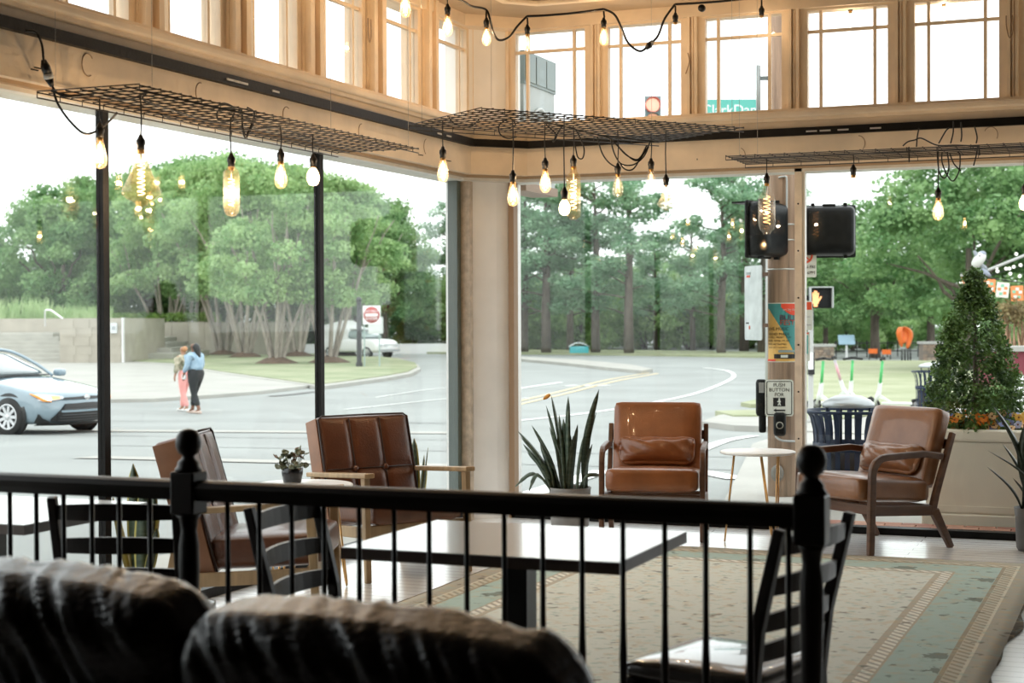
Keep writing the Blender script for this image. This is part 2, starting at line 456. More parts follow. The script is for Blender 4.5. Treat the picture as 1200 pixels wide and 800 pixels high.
# ---------------------------------------------------------------- street and ground outside
ASPH = M('pale_asphalt', (.262, .275, .265), .8, var=.10, vscale=.35, bump=.2, bscale=60, detail=8)
CONC = M('pale_concrete', (.36, .35, .32), .8, var=.08, vscale=.8, bump=.1, bscale=40, detail=6)
GRASS = M('short_lawn', (.18, .225, .11), .9, col2=(.32, .33, .21), vscale=.55, bump=.6, bscale=30, detail=8)
DRYG = M('dry_lawn', (.25, .28, .15), .9, col2=(.36, .37, .24), vscale=.4, bump=.6, bscale=25, detail=8)
WHITEP = M('road_paint_white', (.78, .78, .76), .7, var=.06, vscale=3)
YELP = M('road_paint_yellow', (.78, .62, .36), .7, var=.06, vscale=3)
SEAM = M('tar_seam', (.17, .17, .165), .8)

def ground_mesh(name, mat, spts, tmax=260):
    vs, fs = [], []
    for s in spts:
        for t in (-tmax, tmax):
            x, y = st(s, t); vs.append((x, y, gz(x, y)))
    for i in range(len(spts)-1): fs.append((2*i, 2*i+1, 2*i+3, 2*i+2))
    return MB().add(vs, fs).build(name, mat)
g = ground_mesh('road', ASPH, [-40, 12.5]+[12.5+1.5*i for i in range(1, 21)]+[60, 90, 130, 420])
structure(g, 'pale grey asphalt street outside the windows', 'road')

def patch(name, poly, mat, h, label, cat, curb=None, kind='structure', parent=None):
    """ground area from outline points on the ground, raised by h and following the slope"""
    bm = bmesh.new(); f = bm.faces.new([bm.verts.new((p[0], p[1], 0)) for p in poly]); f.normal_update()
    if f.normal.z < 0: f.normal_flip()
    no = Vector((-math.sin(YAW), math.cos(YAW), 0))
    for s in [12.5+1.5*i for i in range(21)]:
        bmesh.ops.bisect_plane(bm, geom=list(bm.verts)+list(bm.edges)+list(bm.faces), plane_co=no*s, plane_no=no)
    top = list(bm.faces)
    r = bmesh.ops.extrude_face_region(bm, geom=top)
    new = {v for v in r['geom'] if isinstance(v, bmesh.types.BMVert)}
    for v in bm.verts: v.co.z = gz(v.co.x, v.co.y)+(h if v in new else -.02)
    bmesh.ops.recalc_face_normals(bm, faces=list(bm.faces))
    me = bpy.data.meshes.new(name); bm.to_mesh(me); bm.free(); me.materials.append(mat)
    o = OB(name, me, parent)
    if parent is None: tag(o, label, cat, kind=kind)
    return o
def gpoly(pix): return [GP(*p)[:2] for p in pix]
def ribbon(name, pts, width, mat, lift, label=None, cat=None, parent=None, n=6):
    P = [Vector((p[0], p[1], 0)) for p in pts]
    P = [Vector(p) for p in spline(P, n)] if len(P) > 2 else [P[0]+(P[1]-P[0])*i/8 for i in range(9)]
    vs, fs = [], []
    for i, p in enumerate(P):
        d = (P[min(i+1, len(P)-1)]-P[max(i-1, 0)]); d.z = 0; d.normalize(); q = Vector((-d.y, d.x, 0))
        for sx in (-1, 1):
            v = p+q*sx*width/2; vs.append((v.x, v.y, gz(v.x, v.y)+lift))
    for i in range(len(P)-1): fs.append((2*i, 2*i+1, 2*i+3, 2*i+2))
    k = len(vs); vs += [(x, y, z-.012) for x, y, z in vs]; fs += [tuple(j+k for j in f[::-1]) for f in fs]
    o = MB().add(vs, fs).build(name, mat, parent)
    if parent is None: tag(o, label, cat, kind='structure')
    return o
PX = lambda *a: [GP(*p) for p in a]
# sidewalk close to the building: concrete with a brick border
patch('sidewalk', [(-4.62, 10.62), (-4.62, -6), (-5.6, -6), (-5.6, 11.2), (-4.9, 11.9), GP(845, 600)[:2], GP(864, 560)[:2], GP(882, 522)[:2], GP(936, 505)[:2], (9, 17.5), (9, 10.62)], CONC, .03, 'pale concrete sidewalk in front of the building', 'sidewalk')
bricks = thing('brick_border', 'row of red bricks set in the sidewalk below the planter', 'brick border', (0, 0, 0), kind='structure')
brm = [MB().box(-.098, .098, -.045, .045, 0, .025).mesh('brick', M('brick_red%d' % i, c, .8, var=.15, vscale=20)) for i, c in enumerate(((.36, .17, .11), (.30, .13, .09), (.42, .22, .15)))]
for r_ in range(3):
    for i in range(26):
        OB('brick', brm[(i*7+r_*3) % 3], bricks, (-2.3+i*.205+(r_ % 2)*.1, 10.80+r_*.1, -.02))
# raised areas, from the photograph's outlines laid on the ground
patch('plaza', gpoly([(-330, 431), (-330, 474), (60, 473), (180, 471), (255, 466), (305, 462), (362, 455), (372, 450), (262, 437), (200, 426), (120, 424)]), CONC, .10, 'pale concrete plaza across the street below the steps', 'plaza')
lawn_pts = [(120, 424), (200, 428), (262, 439), (372, 455), (410, 450), (452, 444), (478, 439), (489, 433), (486, 428), (466, 423), (430, 419), (330, 415.5), (140, 414.5)]
patch('curb_island', gpoly([(p[0]+(4 if p[0] > 300 else 0), p[1]+(2.0 if p[1] > 426 else -.4)) for p in lawn_pts]), CONC, .12, 'concrete kerb round the grassy corner with the crape myrtles', 'kerb')
patch('lawn', gpoly(lawn_pts), GRASS, .15, 'lawn under the crape myrtles on the street corner', 'lawn')
patch('verge', gpoly([(500, 414.5), (560, 415), (640, 415.5), (760, 417), (900, 419.5), (935, 421), (935, 414.5), (700, 411.5), (500, 411.0)]), DRYG, .12, 'thin grass verge below the far pines', 'verge')
patch('median', gpoly([(560, 419.5), (604, 420), (680, 424.5), (740, 430.5), (765, 436), (752, 438), (712, 434), (660, 428), (600, 422.5), (560, 421)]), CONC, .14, 'narrow pale kerbed median tapering along the road', 'median')
patch('park_lawn', gpoly([(938, 424), (1180, 424), (1400, 425), (1400, 480), (1085, 478), (1050, 484), (1000, 493), (950, 497), (936, 496)]), DRYG, .08, 'wide lawn where the scooters stand', 'lawn')
patch('park_path', gpoly([(1003, 493), (1050, 484.5), (1085, 478.5), (1400, 480.5), (1400, 520), (1085, 512), (1020, 512), (936, 508), (936, 497)]), CONC, .05, 'pale path beside the scooters', 'path')
patch('corner_kerb', gpoly([(822, 500), (842, 492), (872, 487), (930, 484), (936, 497), (936, 508), (860, 505)]), CONC, .10, 'rounded kerb ramp at the street corner near the wooden pole', 'kerb')
patch('grass_tuft', gpoly([(838, 488), (870, 487), (930, 486), (930, 494), (860, 494)]), DRYG, .13, 'small grass patch on the kerb by the wooden pole', 'lawn')
patch('grass_strip', gpoly([(868, 476), (890, 471), (935, 470), (935, 477), (880, 478)]), DRYG, .10, 'strip of grass beyond the kerb near the push button', 'lawn')
# lane markings and seams
ribbon('lane_line', PX((540, 489), (605, 475), (660, 462), (720, 447), (755, 440.5), (771, 437.5)), .12, YELP, .012, 'outer yellow centre line curving through the bend', 'road marking')
ribbon('lane_line', PX((540, 485), (605, 471), (660, 458), (708, 446), (744, 439.5), (761, 437)), .12, YELP, .012, 'inner yellow centre line curving through the bend', 'road marking')
ribbon('edge_line', PX((600, 494), (690, 484), (760, 473), (812, 462), (845, 450), (860, 441), (852, 434.5), (825, 431)), .17, WHITEP, .012, 'white edge line curving round the bend', 'road marking')
ribbon('stop_line', PX((540, 468), (605, 456), (658, 448)), .2, WHITEP, .012, 'white stop line crossing the far lane', 'road marking')
for i, (a, b) in enumerate(((663, 676), (682, 694), (700, 715))):
    ribbon('lane_dash', PX((a, 452.5), (b, 451.5)), .28, WHITEP, .012, 'short white lane dash in a row before the bend', 'road marking').__setitem__('group', 'white dashes before the bend')
ribbon('lane_dash', PX((600, 467.5), (622, 466.5)), .16, WHITEP, .012, 'short white dash close to the cream corner column', 'road marking')
ribbon('lane_line', PX((404, 480), (470, 473), (540, 466)), .12, WHITEP, .012, 'thin white line crossing the road before the grassy corner', 'road marking')
ribbon('lane_line', PX((440, 466), (500, 457), (545, 453)), .10, WHITEP, .012, 'thin white line nearest the grassy kerb', 'road marking')
ribbon('crosswalk_line', PX((560, 606), (640, 574), (708, 552)), .24, WHITEP, .012, 'broad white crosswalk line behind the potted snake plant', 'road marking')
ribbon('crosswalk_line', PX((800, 550), (830, 555), (866, 562)), .26, WHITEP, .012, 'broad white crosswalk line beside the round side table', 'road marking')
ribbon('crosswalk_line', PX((815, 530), (850, 517), (884, 511)), .20, WHITEP, .012, 'white crosswalk line leading to the wooden pole', 'road marking')
for i, (a, c) in enumerate((((0, 509), (600, 517)), ((-100, 492), (600, 496)), ((130, 522), (600, 530)), ((600, 529), (860, 536)), ((600, 544), (860, 551)), ((380, 492), (520, 497)))):
    ribbon('road_seam', [GP(*a), (GP(*a)+GP(*c))/2, GP(*c)], .05, SEAM, .013, 'dark tar seam running across the street', 'road seam').__setitem__('group', 'tar seams across the street')
for i, (a, c) in enumerate((((-150, 503), (600, 508)), ((100, 536), (600, 548)))):
    ribbon('concrete_strip', [GP(*a), GP(*c)], .8-.3*i, CONC, .011, 'pale concrete strip laid across the asphalt', 'road strip').__setitem__('group', 'pale strips across the street')
ribbon('storm_drain', PX((318, 464.5), (345, 462), (368, 459)), .32, SEAM, .02, 'dark storm drain opening in the kerb by the plaza', 'drain')
# ---------------------------------------------------------------- furniture inside
EBONY = M('ebony_stained_wood', (.010, .006, .005), .38, var=.3, vscale=9, spec=.3)
BLKLEA = M('black_leather', (.007, .0075, .008), .27, bump=.35, bscale=55, spec=.55)
TAN = M('tan_leather', (.27, .092, .03), .30, var=.18, vscale=7, bump=.15, bscale=120, coat=.25)
TAN2 = M('cognac_leather', (.25, .11, .048), .30, var=.18, vscale=6, bump=.15, bscale=120, coat=.3)
BROWNL = M('brown_tufted_leather', (.115, .040, .018), .34, var=.25, vscale=6, bump=.2, bscale=90, coat=.15)
BROWNS = M('brown_leather_side', (.24, .105, .05), .42, var=.15, vscale=8)
WALNUT = M('walnut_wood', (.105, .045, .020), .42, var=.25, vscale=5, stretch=(1, 1, 6))
OAK = M('pale_oak_wood', (.36, .235, .12), .45, var=.2, vscale=4, stretch=(6, 6, 1))
GOLD = M('brass_rod', (.58, .33, .13), .3, metal=1.0)
WHITET = M('white_table_lacquer', (.88, .88, .87), .4)
TOPW = M('pale_laminate_top', (.82, .81, .79), .22, coat=.5)
EDGE = M('brown_table_edge', (.075, .048, .036), .45, var=.2, vscale=10)
BLK = M('satin_black', (.012, .012, .012), .4)

def pad(sx, sy, sz, r, puff=0.0, cuts=6, fn=None):
    """rounded cushion block centred on the origin"""
    bm = bmesh.new(); bmesh.ops.create_cube(bm, size=1)
    bmesh.ops.subdivide_edges(bm, edges=list(bm.edges), cuts=cuts, use_grid_fill=True)
    h = (sx/2, sy/2, sz/2); rr = min(r, min(h)*.98)
    for v in bm.verts:
        u = Vector((v.co.x*2, v.co.y*2, v.co.z*2))
        # spread rows towards the rim so the rounding is smooth
        u = Vector([math.copysign(1-(1-abs(a))**1.35, a) for a in u])
        p = Vector((u.x*h[0], u.y*h[1], u.z*h[2]))
        inn = Vector([max(-h[i]+rr, min(h[i]-rr, p[i])) for i in range(3)])
        d = p-inn
        if d.length > 1e-9: p = inn+d.normalized()*rr
        if puff: p.z += math.copysign(puff*max(0, 1-u.x**2)*max(0, 1-u.y**2), u.z) if abs(u.z) > .5 else 0
        if fn: p = fn(p, u)
        v.co = p
    bm.verts.index_update(); m = MB()
    m.add([v.co[:] for v in bm.verts], [[v.index for v in f.verts] for f in bm.faces], True); bm.free(); return m
def TR(x=0, y=0, z=0, rx=0, ry=0, rz=0):
    return Matrix.Translation((x, y, z)) @ Matrix.Rotation(rz, 4, 'Z') @ Matrix.Rotation(ry, 4, 'Y') @ Matrix.Rotation(rx, 4, 'X')
def barpath(pts, w, h):
    """flat sided wooden member swept in a plane of constant x; w across x, h in the plane"""
    m = MB(); P = [Vector(p) for p in pts]; rings = []
    for i, p in enumerate(P):
        d = (P[min(i+1, len(P)-1)]-P[max(i-1, 0)]).normalized(); n = Vector((1, 0, 0)).cross(d).normalized(); hh = h[i] if isinstance(h, list) else h
        rings.append([(p+Vector((1, 0, 0))*a*w/2+n*b*hh/2)[:] for a, b in ((-1, -1), (1, -1), (1, 1), (-1, 1))])
    return m.loft(rings, smooth=False)
def arc_pts(x, y0, z0, y1, z1, n=6):
    """quarter bend from going up at (y0,z0) to going back at (y1,z1)"""
    return [(x, y1-(y1-y0)*math.cos(math.pi/2*i/n), z0+(z1-z0)*math.sin(math.pi/2*i/n)) for i in range(n+1)]

def lounge_chair(loc, rz, label, lea, group):
    t = thing('lounge_chair', label, 'armchair', loc, rz, group)
    for sx in (-1, 1):
        x = sx*.318
        fr = barpath([(x, -.335, 0), (x, -.325, .30)]+arc_pts(x, -.32, .47, -.21, .575)+[(x, .10, .582), (x, .255, .560)], .034, [.042, .05]+[.048]*4+[.042]*5)
        bevel(fr.build('arm', WALNUT, t), .008)
        bevel(barpath([(x, .33, 0), (x, .185, .235)], .034, [.036, .062]).build('leg', WALNUT, t), .006)
        bevel(barpath([(x, .165, .21), (x, .20, .33), (x, .345, .70)], .032, [.05, .044, .034]).build('back_post', WALNUT, t), .006)
        bevel(barpath([(x, -.33, .265), (x, .19, .235)], .030, .062).build('side_rail', WALNUT, t), .006)
    bevel(MB().box(-.31, .31, -.315, -.285, .235, .295).build('front_rail', WALNUT, t), .005)
    MB().box(-.31, .31, .155, .185, .21, .27).build('rear_rail', WALNUT, t)
    MB().box(-.31, .31, .325, .347, .60, .66).build('back_rail', WALNUT, t)
    s = pad(.585, .58, .145, .035, .012); s.xf(TR(0, -.10, .372, rx=R(-4))); s.build('seat_cushion', lea, t)
    b = pad(.585, .115, .50, .035, 0); b.xf(TR(0, .245, .605, rx=R(-19))); b.build('back_cushion', lea, t)
    def crumple(p, u):
        k = 1-.28*max(abs(u.x), abs(u.z))**3*abs(u.x)**2
        w = .010*math.sin(u.x*9+u.z*5)*max(0, 1-abs(u.x)**3)+.006*math.sin(u.x*21-u.z*8)
        return Vector((p.x*(1+.06*u.z*u.x*u.x*abs(u.z)), p.y*k*(1.15-.75*max(abs(u.x), abs(u.z))**2)+(w if u.y < 0 else 0), p.z*(1+.07*abs(u.x)**4)))
    q = pad(.50, .15, .19, .06, 0, 12, crumple); q.xf(TR(0, .135, .535, rx=R(-22))); q.build('lumbar_pillow', lea, t)
    return t
pc = YP(768, 600, 9.93)
lounge_chair((pc[0], 9.93, 0), R(13), 'tan leather lounge chair squarely facing the room between plant and table', TAN, 'leather lounge chairs with lumbar pillows')
lounge_chair((-1.60, 9.925, 0), R(-37), 'cognac leather lounge chair turned aside in front of the flower planter', TAN2, 'leather lounge chairs with lumbar pillows')

def tufted_chair(loc, rz, label):
    t = thing('tufted_armchair', label, 'armchair', loc, rz, 'tufted brown armchairs')
    def tuft(p, u):
        if u.y < -.5:
            gx = (u.x*1.5+1.5) % 1.0; gz_ = (u.z+1) % 1.0
            sx = min(gx, 1-gx); sz = min(gz_, 1-gz_)
            inx = abs(u.x) < .93; inz = abs(u.z) < .93
            d = 0
            if inx and inz: d = .017*math.exp(-(sx/.075)**2)*(abs(u.x) < .8)+.015*math.exp(-(sz/.07)**2)*(abs(u.z) < .6)
            p = Vector((p.x, p.y-.016*(1-u.x**6)*(1-u.z**6)+d, p.z))
        return p
    b = pad(.60, .135, .62, .03, 0, 29, tuft); b.xf(TR(0, .245, .545, rx=R(-15)))
    bk = b.build('backrest', BROWNL, t)
    for sx in (-1, 1):
        e = MB().box(-.004, .004, -.058, .062, -.30, .30, .003); e.xf(TR(sx*.302, .247, .545, rx=R(-15))); e.build('side_panel', BROWNS, bk)
        pts = [(sx*.296, -.066, -.30), (sx*.298, -.070, 0), (sx*.296, -.068, .29), (sx*.27, -.068, .308), (0, -.070, .310)]
        pm = MB().tube(pts, .0055, 6); pm.xf(TR(0, .247, .545, rx=R(-15))); pm.build('piping', M('dark_piping', (.03, .012, .008), .4), bk)
    for pts in ([(-.28, -.076, 0), (0, -.076, 0), (.28, -.076, 0)], [(-.1, -.074, -.29), (-.1, -.074, .29)], [(.1, -.074, -.29), (.1, -.074, .29)]):
        sm_ = MB().tube(pts, .0035, 6); sm_.xf(TR(0, .245, .545, rx=R(-15))); sm_.build('seam', MATS['dark_piping'], bk)
    for ux in (-1, 1):
        for uz in (0,):
            k = MB().ball((0, 0, 0), (.017, .010, .017), 10, 6); k.xf(TR(0, .245, .545, rx=R(-15)) @ Matrix.Translation((ux*.1, -.078, uz*.1))); k.build('button', BROWNL, bk)
    s = pad(.56, .56, .14, .035, .012); s.xf(TR(0, -.07, .355, rx=R(-3))); s.build('seat_cushion', BROWNL, t)
    for sx in (-1, 1):
        x = sx*.325
        bevel(MB().bar((x, -.36, .575), (x, .29, .535), .062, .026).build('armrest', OAK, t), .006)
        bevel(barpath([(x, -.335, 0), (x, -.31, .56)], .034, [.028, .046]).build('leg', OAK, t), .005)
        bevel(barpath([(x, .36, 0), (x, .24, .53)], .034, [.028, .046]).build('leg', OAK, t), .005)
        bevel(barpath([(x*.985, -.32, .265), (x*.985, .28, .235)], .026, .06).build('side_rail', OAK, t), .004)
    bevel(MB().box(-.32, .32, -.315, -.29, .235, .30).build('front_rail', OAK, t), .004)
    return t
tufted_chair((-3.995, 8.00, 0), R(58), 'tufted brown leather armchair with pale wood arms beside the corner column')
tufted_chair((-3.885, 6.40, 0), R(110), 'tufted brown leather armchair half hidden behind the railing newel').scale = (1.03,)*3

def hairpin_table(loc, rad, h, label, rz):
    t = thing('side_table', label, 'table', loc, rz, 'round white side tables')
    MB().lathe([(rad-.012, h-.018), (rad, h-.012), (rad, h-.004), (rad-.006, h)], 40).build('tabletop', WHITET, t)
    for k in range(3):
        a = 2*math.pi*k/3; c, s = math.cos(a), math.sin(a)
        top, bot = rad*.62, rad*.88; w = .062
        pts = []
        for sg in (-1, 1):
            seg = [(c*top-s*w*sg, s*top+c*w*sg, h-.02), (c*(top+(bot-top)*.96)-s*.016*sg, s*(top+(bot-top)*.96)+c*.016*sg, .03)]
            pts += seg if sg < 0 else [(c*bot, s*bot, .006)]+seg[::-1]
        MB().tube(pts, .0055, 6).build('hairpin_leg', GOLD, t)
    return t
hairpin_table((-4.12, 7.27, 0), .262, .55, 'round white hairpin table carrying the small potted plant', R(40))
hairpin_table((-2.30, 9.80, 0), .235, .575, 'round white hairpin table between the two lounge chairs', R(75))

# dark cafe chairs with ladder backs
def ladder_chair(loc, rz, label):
    t = thing('ladder_back_chair', label, 'chair', loc, rz, 'dark ladder back chairs')
    for sx in (-1, 1):
        x = sx*.19
        bevel(barpath([(x, .20, 0), (x, .185, .42), (x*1.02, .205, .62), (x*1.05, .275, .93)], .030, [.030, .036, .036, .030]).build('back_post', EBONY, t), .005)
        bevel(barpath([(x*1.05, -.19, 0), (x*1.05, -.18, .44)], .034, [.026, .038]).build('leg', EBONY, t), .005)
        MB().bar((x, -.18, .20), (x, .19, .20), .018, .024).build('stretcher', EBONY, t)
    for k, (z, y) in enumerate(((.875, .262), (.755, .235), (.645, .212), (.555, .198))):
        rings = []
        for i in range(9):
            u = -1+2*i/8; yy = y+.026*(1-u*u)
            rings.append([(u*.185, yy-.007, z-.026), (u*.185, yy+.007, z-.026), (u*.185, yy+.012, z+.026+.008*(1-u*u)), (u*.185, yy-.002, z+.026+.008*(1-u*u))])
        MB().loft(rings, smooth=False).build('back_slat', EBONY, t)
    MB().bar((-.19, -.18, .26), (.19, -.18, .26), .018, .024).build('stretcher', EBONY, t)
    s = pad(.43, .42, .05, .022, .010); s.xf(TR(0, -.005, .462)); s.build('seat', M('seat_dark_vinyl', (.035, .03, .027), .22, coat=.6), t)
    MB().box(-.195, .195, -.185, .185, .40, .445).build('apron', EBONY, t)
    return t
ladder_chair((-3.14, 4.44, 0), R(180+19), 'dark ladder back chair with its back to the railing near the left table').scale = (1, 1, .91)
ladder_chair((-2.22, 4.28, 0), R(90), 'dark ladder back chair drawn up to the left side of the square table').scale = (1, 1, .91)
ladder_chair((-1.125, 4.415, 0), R(-103.5), 'dark ladder back chair with glossy seat beside the end newel post').scale = (1.13, 1, .91)

def cafe_table(x0, x1, y0, y1, label):
    cx, cy = (x0+x1)/2, (y0+y1)/2; hx, hy = (x1-x0)/2, (y1-y0)/2
    t = thing('cafe_table', label, 'table', (cx, cy, 0), 0, 'square cafe tables')
    MB().box(-hx, hx, -hy, hy, .706, .738).build('table_edge', EDGE, t)
    MB().box(-hx+.002, hx-.002, -hy+.002, hy-.002, .7375, .7405).build('tabletop', TOPW, t)
    MB().box(-.04, .04, -.04, .04, .03, .70).build('pedestal', BLK, t)
    MB().box(-.2, .2, -.2, .2, .69, .707).build('mounting_plate', BLK, t)
    MB().lathe([(.22, 0), (.22, .012), (.06, .032), (.05, .034)], 24).build('base', BLK, t)
    return t
cafe_table(-2.20, -1.345, 4.10, 4.775, 'square cafe table with dark edge behind the middle of the railing')
cafe_table(-4.27, -3.41, 4.19, 4.88, 'cafe table with pale top behind the left part of the railing')

# railing
YRAIL, ZRAIL = 3.75, .96
xr = YP(951, 590, YRAIL)[0]; xl_ = YP(221, 560, YRAIL)[0]
rail = thing('railing', 'black wooden railing with slim balusters and ball topped newels', 'railing', (0, YRAIL, 0))
def handrail(x0, x1):
    prof = [(-.022, .905), (.022, .905), (.030, .925), (.034, .942), (.026, .956), (.010, .961), (-.010, .961), (-.026, .956), (-.034, .942), (-.030, .925)]
    MB().loft([[(x, y, z) for y, z in prof] for x in (x0, x1)], smooth=False).build('handrail', EBONY, rail)
handrail(-4.40, xl_-.03); handrail(xl_+.03, xr-.03)
MB().box(-4.40, xl_-.03, -.022, .022, .075, .11).build('bottom_rail', EBONY, rail)
MB().box(xl_+.03, xr-.03, -.022, .022, .075, .11).build('bottom_rail', EBONY, rail)
bal = MB().lathe([(.0075, .11), (.0075, .30), (.0095, .34), (.0095, .52), (.0105, .56), (.009, .60), (.0075, .66), (.007, .91)], 8).mesh('baluster', EBONY)
for p in (-22, 12, 43, 75, 108, 140, 176, 267, 304, 342, 380, 421, 462, 503, 547, 591, 636, 682, 730, 779, 827, 879, 924):
    x = YP(p, 640, YRAIL)[0]
    if abs(x-xl_) > .05 and abs(x-xr) > .04: OB('baluster', bal, rail, (x, 0, 0))
for x in (xl_, xr):
    n = thing('newel_post', None, None, (0, 0, 0)); n.parent = rail; n.location = (x, 0, 0)
    bevel(MB().box(-.038, .038, -.038, .038, .865, .985).build('newel_block', EBONY, n), .006)
    MB().lathe([(.037, .985), (.037, .992), (.031, .998), (.030, 1.010), (.019, 1.020), (.017, 1.028), (.028, 1.036), (.0345, 1.052), (.036, 1.066), (.033, 1.082), (.024, 1.096), (.010, 1.102), (.001, 1.103)], 24).build('ball_finial', EBONY, n)
    MB().lathe([(.036, .866), (.026, .85), (.022, .82), (.028, .78), (.029, .72), (.026, .60), (.024, .48), (.028, .44), (.032, .43)], 20).build('turned_shaft', EBONY, n)
    bevel(MB().box(-.036, .036, -.036, .036, 0, .44).build('newel_foot', EBONY, n), .005)

# sofa seen from behind
sofa = thing('leather_sofa', 'black wrinkled leather sofa seen from behind in front of the railing', 'sofa', (-2.065, 2.905, 0), R(-9.5))
def back_cushion(seed):
    rnd = random.Random(seed); ph = [rnd.uniform(0, 6.3) for _ in range(8)]
    def wr(p, u):
        t = max(0, min(1, (u.z+.15)/1.1))
        q1 = (p.x*.83+p.z*.55+p.y*.4); q2 = (-p.x*.55+p.z*.83)
        w1 = 1-2*abs(mnoise.noise(Vector((q1*19+seed*3.1, q2*3.2, seed*1.7+u.y*.3))))
        w2 = 1-2*abs(mnoise.noise(Vector((q1*41+seed, q2*6.5, seed*2.3))))
        a = 1.3*w1+.55*w2-.9
        amp = .0125*t*(1-abs(u.x)**6)
        p = p.copy()
        p.y += math.copysign(1, u.y)*amp*a if abs(u.y) > .25 else 0
        p.z += amp*.22*a*(1 if u.z > .3 else 0)+.022*(1-u.x*u.x)*(u.z > 0)-.012*abs(u.x)**5*(u.z > 0)
        k = 1-.10*abs(u.x)**6
        p.y *= k*(1.0-.10*max(0, u.z)**2)
        return p
    m = pad(.835, .25, .52, .085, 0, 80, wr); m.xf(TR(0, 0, 0, rx=R(9))); return m
for i, x in enumerate((.83, 0, -.83)):
    c = back_cushion(3+i*5); c.xf(TR(x, -.215, .618+(-.012, .0, .004)[i])); bc = c.build('back_cushion', BLKLEA, sofa)
    pts = [(x-.39+.78*k/12, -.325+.012*math.sin(k*1.7+i), .770+.012*math.sin(k*.9+i)) for k in range(13)]
    MB().tube(pts, .006, 6).build('seam', BLKLEA, bc)
s = pad(2.5, .16, .62, .05); s.xf(TR(0, -.37, .36, rx=R(6))); s.build('backrest_frame', BLKLEA, sofa)
for i, x in enumerate((.83, 0, -.83)):
    s = pad(.82, .60, .17, .06, .02); s.xf(TR(x, .20, .40)); s.build('seat_cushion', BLKLEA, sofa)
for sx in (-1, 1):
    s = pad(.19, .88, .50, .08); s.xf(TR(sx*1.34, .03, .34)); s.build('arm', BLKLEA, sofa)
    for yy in (-.36, .42): MB().lathe([(.025, 0), (.032, .09)], 12, (sx*1.3, yy, 0)).build('foot', EBONY, sofa)
s = pad(2.55, .86, .24, .03); s.xf(TR(0, .03, .205)); s.build('base', BLKLEA, sofa)

